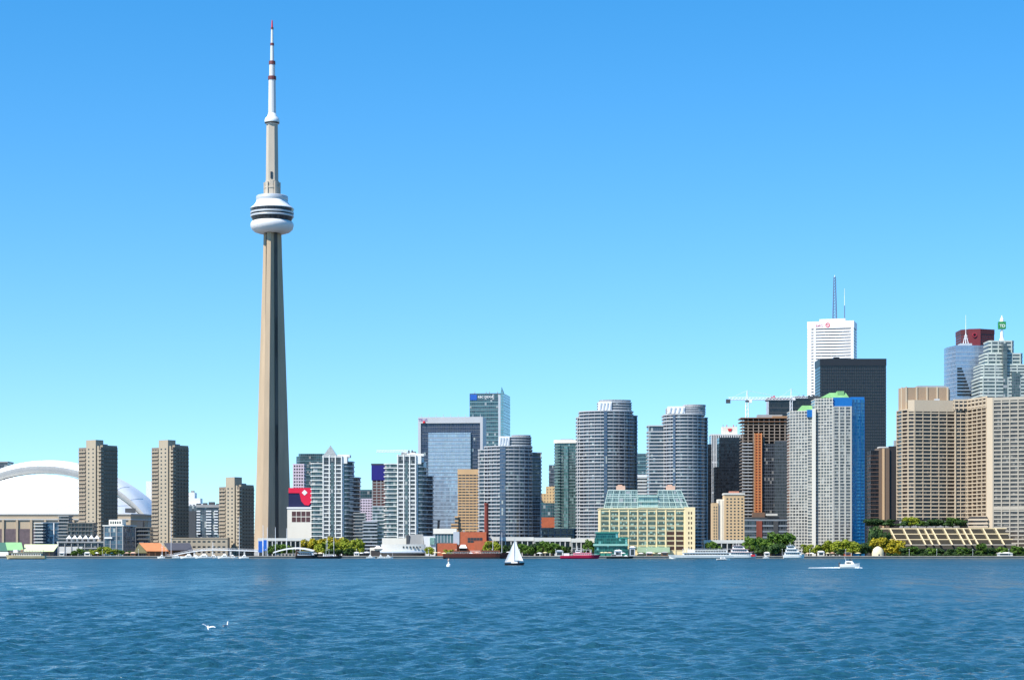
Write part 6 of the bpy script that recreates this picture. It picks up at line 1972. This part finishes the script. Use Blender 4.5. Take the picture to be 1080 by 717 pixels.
MB().bar((.23, 0, .215), (.28, 0, .205), .012, .003, 5).build('beak', YLC, o)
for s_ in (-1, 1):
    MB().prism([(-.26, s_ * .02), (.08, s_ * .035), (.08, s_ * .075), (-.2, s_ * .06)][:: s_ if s_ > 0 else -1], .02, .07).build('folded_wing', GG, o)

# tan excursion ferry at the left
o = boat('excursion_boat', 27, 1400, 'tan two-level excursion ferry with open posts at the far left quay', 'ferry', rz=math.pi)
TANB = plain('tan_boat_paint', (.62, .50, .28, 1), .5, .12, .5)
hull_mb(27, 7, 2.3, bow=.25, sheer=.3).build('hull', [TANB, TIMBER], o)
boxp(o, 'hull_base', plain('black_waterline', (.02, .015, .012, 1), .6, .2, .5), -12.5, 11, -3.35, 3.35, -.2, .55)
boxp(o, 'deckhouse', CREAMW, -11, 9, -2.6, 2.6, 2.2, 4.2)
row_windows(o, -10.5, 8.5, 12, -2.6, 2.8, 3.7, gap=.5, mat=plain('boat_gold_window', (.12, .08, .03, 1), .2, .3, .5))
boxp(o, 'upper_deck', TANB, -12.3, 10.5, -3.1, 3.1, 4.2, 4.5)
boxp(o, 'funnel', plain('funnel_orange', (.55, .26, .06, 1), .5, .1, .4), 1.5, 3.0, -.7, .7, 4.5, 6.6)
boxp(o, 'wheelhouse', WHITE, 5.2, 8, -1.4, 1.4, 4.5, 6.4)
for k in range(9): boxp(o, 'awning_post', CREAMW, -11.6 + k * 1.9, -11.45 + k * 1.9, -2.9, -2.75, 4.5, 6.1)
boxp(o, 'awning', plain('pale_awning', (.62, .60, .54, 1), .8, .1, .4), -12, 4, -3.1, 3.1, 6.1, 6.3)
rail(o, -12, 10, -3.05, 4.5)

# marina boats at the footbridge: small white cruisers
def cruiser(px, d, L, label, rz=0.0, h=1.0, group='white cruisers in the marina', top=BW):
    o = boat('cruiser', px, d, label, 'motorboat', rz, group)
    hull_mb(L, L * .3, 1.1 * h, sheer=.35).build('hull', [BW, CREAMW], o)
    MB().prism([(-L * .25, -L * .11), (L * .2, -L * .10), (L * .2, L * .10), (-L * .25, L * .11)], 1.05 * h, 2.2 * h, [(-L * .22, -L * .10), (L * .08, -L * .08), (L * .08, L * .08), (-L * .22, L * .10)]).build('cabin', top, o)
    row_windows(o, -L * .2, L * .08, 4, -L * .112, 1.45 * h, 1.85 * h)
    MB().prism([(-L * .18, -L * .07), (L * .04, -L * .07), (L * .04, L * .07), (-L * .18, L * .07)], 2.2 * h, 2.9 * h, [(-L * .16, -L * .06), (0, -L * .05), (0, L * .05), (-L * .16, L * .06)]).build('flybridge', BW, o)
    MB().bar((-L * .1, 0, 2.8 * h), (-L * .12, 0, 4.6 * h), .07, .03, 5).build('aerial', LGREY, o)
    return o
mar = [(170, 1594, 6), (187, 1592, 8), (198, 1590, 12), (207, 1592, 9), (214, 1589, 14), (226, 1593, 9), (236, 1591, 10), (246, 1594, 7), (257, 1594, 8)]
for k, (px, d, L) in enumerate(mar):
    cruiser(px, d, L, 'white motor cruiser moored by the low footbridge, %s of nine' % nth(k, 9), 0 if k % 2 else math.pi, 1.0 + (L > 9) * .25)
for k, (px, d, L) in enumerate(((391, 1594, 7), (402, 1595, 6), (410, 1594, 7))):
    cruiser(px, d, L, 'small white boat moored at the white restaurant, %s of three' % nth(k, 3), 0, .9, 'small boats at the restaurant')
cruiser(661, 1593, 9, 'small white boat at the quay beside the tall grey kiosk', 0, .9)
cruiser(711, 1594, 8, 'small white boat at the bow of the long white ferry', math.pi, .8)

# dark tour boats in front of the yellow trees
o = boat('tour_boat', 323.5, 1588, 'dark-hulled tour boat with a glassy white cabin before the golden trees', 'tour boat')
hull_mb(17, 5, 2.4, bow=.3).build('hull', [HL, DGREY], o)
MB().prism([(-7, -2.2), (6, -2.0), (6, 2.0), (-7, 2.2)], 2.3, 5.2, [(-6.6, -2), (4.6, -1.6), (4.6, 1.6), (-6.6, 2)]).build('cabin', LGREY, o)
row_windows(o, -6.2, 4, 7, -2.2, 3.1, 4.4)
boxp(o, 'roof', plain('grey_green_roof', (.22, .25, .22, 1), .6, .1, .3), -7.4, 5.6, -2.4, 2.4, 5.2, 5.6)
boxp(o, 'stern_box', plain('dark_brown', (.05, .025, .015, 1), .7, .2, .4), -8.4, -6.0, -2.1, 2.1, 2.3, 6.6)
o = boat('tour_boat', 347.5, 1590, 'low dark sailing yacht with two bare masts before the golden trees', 'yacht')
hull_mb(20, 4.6, 1.7, bow=.45).build('hull', [HL, plain('red_deck', (.20, .05, .03, 1), .7, .2, .5)], o)
MB().prism([(-5, -1.4), (4, -1.2), (4, 1.2), (-5, 1.4)], 1.7, 3.0, [(-4.7, -1.2), (3, -1), (3, 1), (-4.7, 1.2)]).build('cabin', WHITE, o)
for xx in (-2.6, 3.4): MB().bar((xx, 0, 1.7), (xx, 0, 17), .16, .07, 6).build('mast', LGREY, o)
row_windows(o, -4.4, 2.6, 5, -1.38, 2.1, 2.6)
MB().bar((9, 0, 2.0), (11.5, 0, 2.8), .12, .06, 5).build('bowsprit', TIMBER, o)

# tall ship
o = boat('tall_ship', 503, 1530, 'long dark red tall ship moored before the red power house', 'ship')
SH = plain('ship_maroon', (.11, .028, .02, 1), .6, .25, .4)
hull_mb(50, 8, 3.6, bow=.3, sheer=.35).build('hull', [SH, TIMBER], o)
boxp(o, 'waterline', HL, -23, 17, -3.75, 3.75, -.2, 1.0)
boxp(o, 'deckhouse', plain('ship_brown', (.16, .06, .035, 1), .7, .25, .4), -18, -6, -2.6, 2.6, 3.4, 5.8)
boxp(o, 'deckhouse', plain('ship_brown', (.16, .06, .035, 1)), 3, 17, -2.4, 2.4, 3.4, 6.2)
row_windows(o, -17, -7, 6, -2.6, 4.1, 5.1); row_windows(o, 4, 16, 7, -2.4, 4.2, 5.3)
rail(o, -22, 18, -3.6, 3.6, 1.1, 24)
for xx, hh in ((-13, 11), (9, 12)): MB().bar((xx, 0, 3.4), (xx, 0, hh), .22, .1, 6).build('mast', TIMBER, o)
boxp(o, 'deck_awning', CANVAS, -5, 2.5, -2.6, 2.6, 5.6, 5.85)
b = MB()
for xx in (-4.8, 2.3):
    for yy in (-2.4, 2.4): b.bar((xx, yy, 3.4), (xx, yy, 5.6), .08, n=4)
b.build('awning_frame', STEELW, o)

# red ship
o = boat('red_ship', 612, 1500, 'bright crimson ship with white cabin tops moored before the teal pavilion', 'ship')
CR = plain('crimson_paint', (.50, .012, .06, 1), .45, .1, .4)
CRL = plain('pink_paint', (.62, .20, .24, 1), .5, .1, .4)
hull_mb(29, 6.4, 2.3, bow=.3, sheer=.35).build('hull', [CR, CRL], o)
boxp(o, 'deckhouse', CRL, -5, 8, -2.4, 2.4, 2.3, 4.4)
row_windows(o, -4.5, 7.5, 8, -2.4, 3.0, 3.9, mat=plain('pink_grey_window', (.20, .08, .10, 1), .2, .2, .5))
boxp(o, 'wheelhouse', WHITE, -3.5, 0, -1.7, 1.7, 4.4, 6.3)
boxp(o, 'wheelhouse_window', GLW, -3.2, -.3, -1.78, -1.6, 5.2, 5.9)
boxp(o, 'awning', CANVAS, .6, 8.2, -2.5, 2.5, 6.4, 6.6)
b = MB()
for xx in (.9, 4.4, 8.0):
    for yy in (-2.3, 2.3): b.bar((xx, yy, 4.4), (xx, yy, 6.4), .08, n=4)
b.build('awning_frame', STEELW, o)
boxp(o, 'white_stern_house', WHITE, -12, -8, -1.8, 1.8, 2.3, 4.0)
MB().bar((-2, 0, 6.2), (-2, 0, 9.5), .15, .07, 6).build('mast', WHITE, o)
rail(o, -13, 12, -3.05, 2.5, .9, 16)

# black barge beside it
o = boat('barge', 654, 1592, 'low dark barge at the quay right of the crimson ship', 'barge')
hull_mb(21, 5, 1.5, bow=.2).build('hull', [HL, DGREY], o)
boxp(o, 'cabin', GREYC, -7, -3, -1.6, 1.6, 1.5, 3.2)
row_windows(o, -6.6, -3.4, 3, -1.6, 2.1, 2.8)
MB().bar((6, 0, 1.6), (6, 0, 4.0), .1, n=5).build('mast', DGREY, o)

# long white ferry
o = boat('river_ferry', 739, 1520, 'long low white dinner cruise ship with dark window lines before the cream terminal', 'ferry', rz=math.pi)
hull_mb(48, 8, 2.4, bow=.28, sheer=.25).build('hull', [BW, OFFWH], o)
boxp(o, 'hull_stripe', plain('pink_stripe', (.50, .26, .26, 1), .5, .1, .4), -22, 12, -4.08, -3.2, .9, 1.2)
boxp(o, 'main_deck', BW, -21, 13, -3.5, 3.5, 2.3, 4.3)
row_windows(o, -20.5, 12.5, 16, -3.5, 2.9, 3.8, gap=.12)
boxp(o, 'upper_deck', BW, -19, 5, -3.2, 3.2, 4.3, 6.3)
row_windows(o, -18.5, 4.5, 12, -3.2, 4.9, 5.8, gap=.15)
boxp(o, 'deck_edge', LGREY, -21.4, 13.4, -3.7, 3.7, 4.25, 4.5)
boxp(o, 'wheelhouse', WHITE, 5.2, 9, -1.8, 1.8, 4.4, 6.8)
boxp(o, 'wheelhouse_window', GLW, 5.6, 8.7, -1.88, -1.7, 5.5, 6.4)
rail(o, -19, 4, -3.1, 6.3, 1.0, 20)
for xx in (10, 11.6, 13.2): MB().bar((xx, 0, 4.4), (xx - 1.2, 0, 8.0), .12, n=5).build('flag_staff', STEELW, o)

def big_yacht(px, d, L, dk, label, trim, name='yacht'):
    o = boat(name, px, d, label, 'ferry')
    hull_mb(L, L * .3, 2.6, bow=.35, sheer=.3).build('hull', [BW, OFFWH], o)
    zz, x0, x1 = 2.5, -L * .44, L * .34
    for k in range(dk):
        w_ = L * .13 - k * .35
        MB().prism([(x0, -w_), (x1, -w_ * .9), (x1, w_ * .9), (x0, w_)], zz, zz + 2.2, [(x0, -w_), (x1 - 1.1, -w_ * .85), (x1 - 1.1, w_ * .85), (x0, w_)]).build('deck', BW, o)
        row_windows(o, x0 + .6, x1 - 1.8, max(4, int((x1 - x0) / 1.8)), -w_ - .0, zz + .8, zz + 1.6, gap=.2)
        boxp(o, 'deck_edge', trim, x0 - .4, x1 + .1, -w_ - .35, w_ + .35, zz + 2.2, zz + 2.42)
        zz += 2.42
        x0 += L * .05; x1 -= L * .13
    rail(o, x0, x1, -w_ + .1, zz, .9, 8)
    MB().bar((x0 + 2, 0, zz), (x0 + 1.6, 0, zz + 3), .14, .06, 5).build('mast', WHITE, o)
    return o
o = big_yacht(783, 1583, 22, 3, 'three-deck white ferry with pinkish deck edges right of the long cruise ship', plain('pink_trim', (.55, .30, .28, 1), .5, .1, .4), 'harbour_ferry')
boxp(o, 'life_raft', REDP, 6.5, 9.5, -3.2, -2.2, 1.6, 3.0)
big_yacht(837.5, 1585, 16.5, 3, 'white motor yacht with three stepped decks at the foot of the white condo', LGREY)
cruiser(808, 1594, 5, 'tiny white boat by the trees below the construction site', 0, .8)

# bollards and light posts on the quay
for k in range(30):
    px = 70 + k * 34 + (k * 13 % 9)
    o = empty('quay_lamp', (X(px, 1605), 1605, G), 'slim quay lamp post along the waterfront, %s' % ('leftmost' if k == 0 else 'rightmost' if k == 29 else 'near %s' % (
        ['the white tents', 'the lime trees', 'the orange roof', 'the footbridge', 'the marina boats', 'the foot of the tall tower', 'the dark tour boat', 'the golden grove', 'the white restaurant', 'the power house', 'the tall ship', 'the sailing boat', 'the dark green trees', 'the crimson ship', 'the teal pavilion', 'the cream terminal', 'the long cruise ship', 'the three-deck ferry', 'the construction site trees', 'the white yacht', 'the white and blue condo', 'the blue glass corner', 'the small cream dome', 'the golden tree', 'the left hotel terraces', 'the middle hotel terraces', 'the right hotel terraces', 'the hotel corner'][min(k - 1, 27)])), 'lamp post', 'quay lamp posts')
    MB().bar((0, 0, 0), (0, 0, 5.2), .10, .07, 6).build('post', STEELW, o)
    MB().lathe([(0, 5.1), (.22, 5.2), (.26, 5.5), (0, 5.75)], 8).build('lantern', WHITE, o)
    MB().lathe([(.22, 0), (.22, .4), (.1, .5)], 8).build('base', DGREY, o)

# ------------------------------------------------------------------ pieces that belong to a part hang under that part
NEST = {'wheelhouse_window': 'wheelhouse', 'awning_frame': 'awning', 'end_window': 'end_block', 'screen_louvre': 'roof_screen', 'corner_window': 'white_corner',
        'roof_window': 'roof_room', 'hoist_gate': 'hoist_mast', 'hoist_rail': 'hoist_mast', 'panel_spandrel': 'silver_panel', 'crown_pier': 'rooftop_crown',
        'white_diamond': 'sign_board', 'red_panel': 'sign_board', 'sky_pod_window': 'sky_pod', 'shaft_opening': 'upper_shaft', 'mast_tip': 'lattice_mast',
        'thin_mast_tip': 'thin_mast', 'link_balcony': 'link_storeys', 'penthouse_ledge': 'penthouse', 'podium_band': 'podium_glazing', 'windscreen': 'cabin', 'letter_word': 'letter_box'}
WIN = ('window_bay', 'cabin', 'deckhouse')
for o in list(COL.objects):
    if o.parent is None or o.type != 'MESH' or o.parent.parent is not None: continue
    kind = o.name.split('.')[0]
    sib = {}
    for c in o.parent.children: sib.setdefault(c.name.split('.')[0], []).append(c)
    want = [NEST[kind]] if kind in NEST else (WIN if kind == 'window' else ())
    for wn_ in want:
        c = sib.get(wn_, [])
        if len(c) == 1 and c[0].location.length < 1e-6 and abs(c[0].rotation_euler[2]) < 1e-6:
            o.parent = c[0]
            break
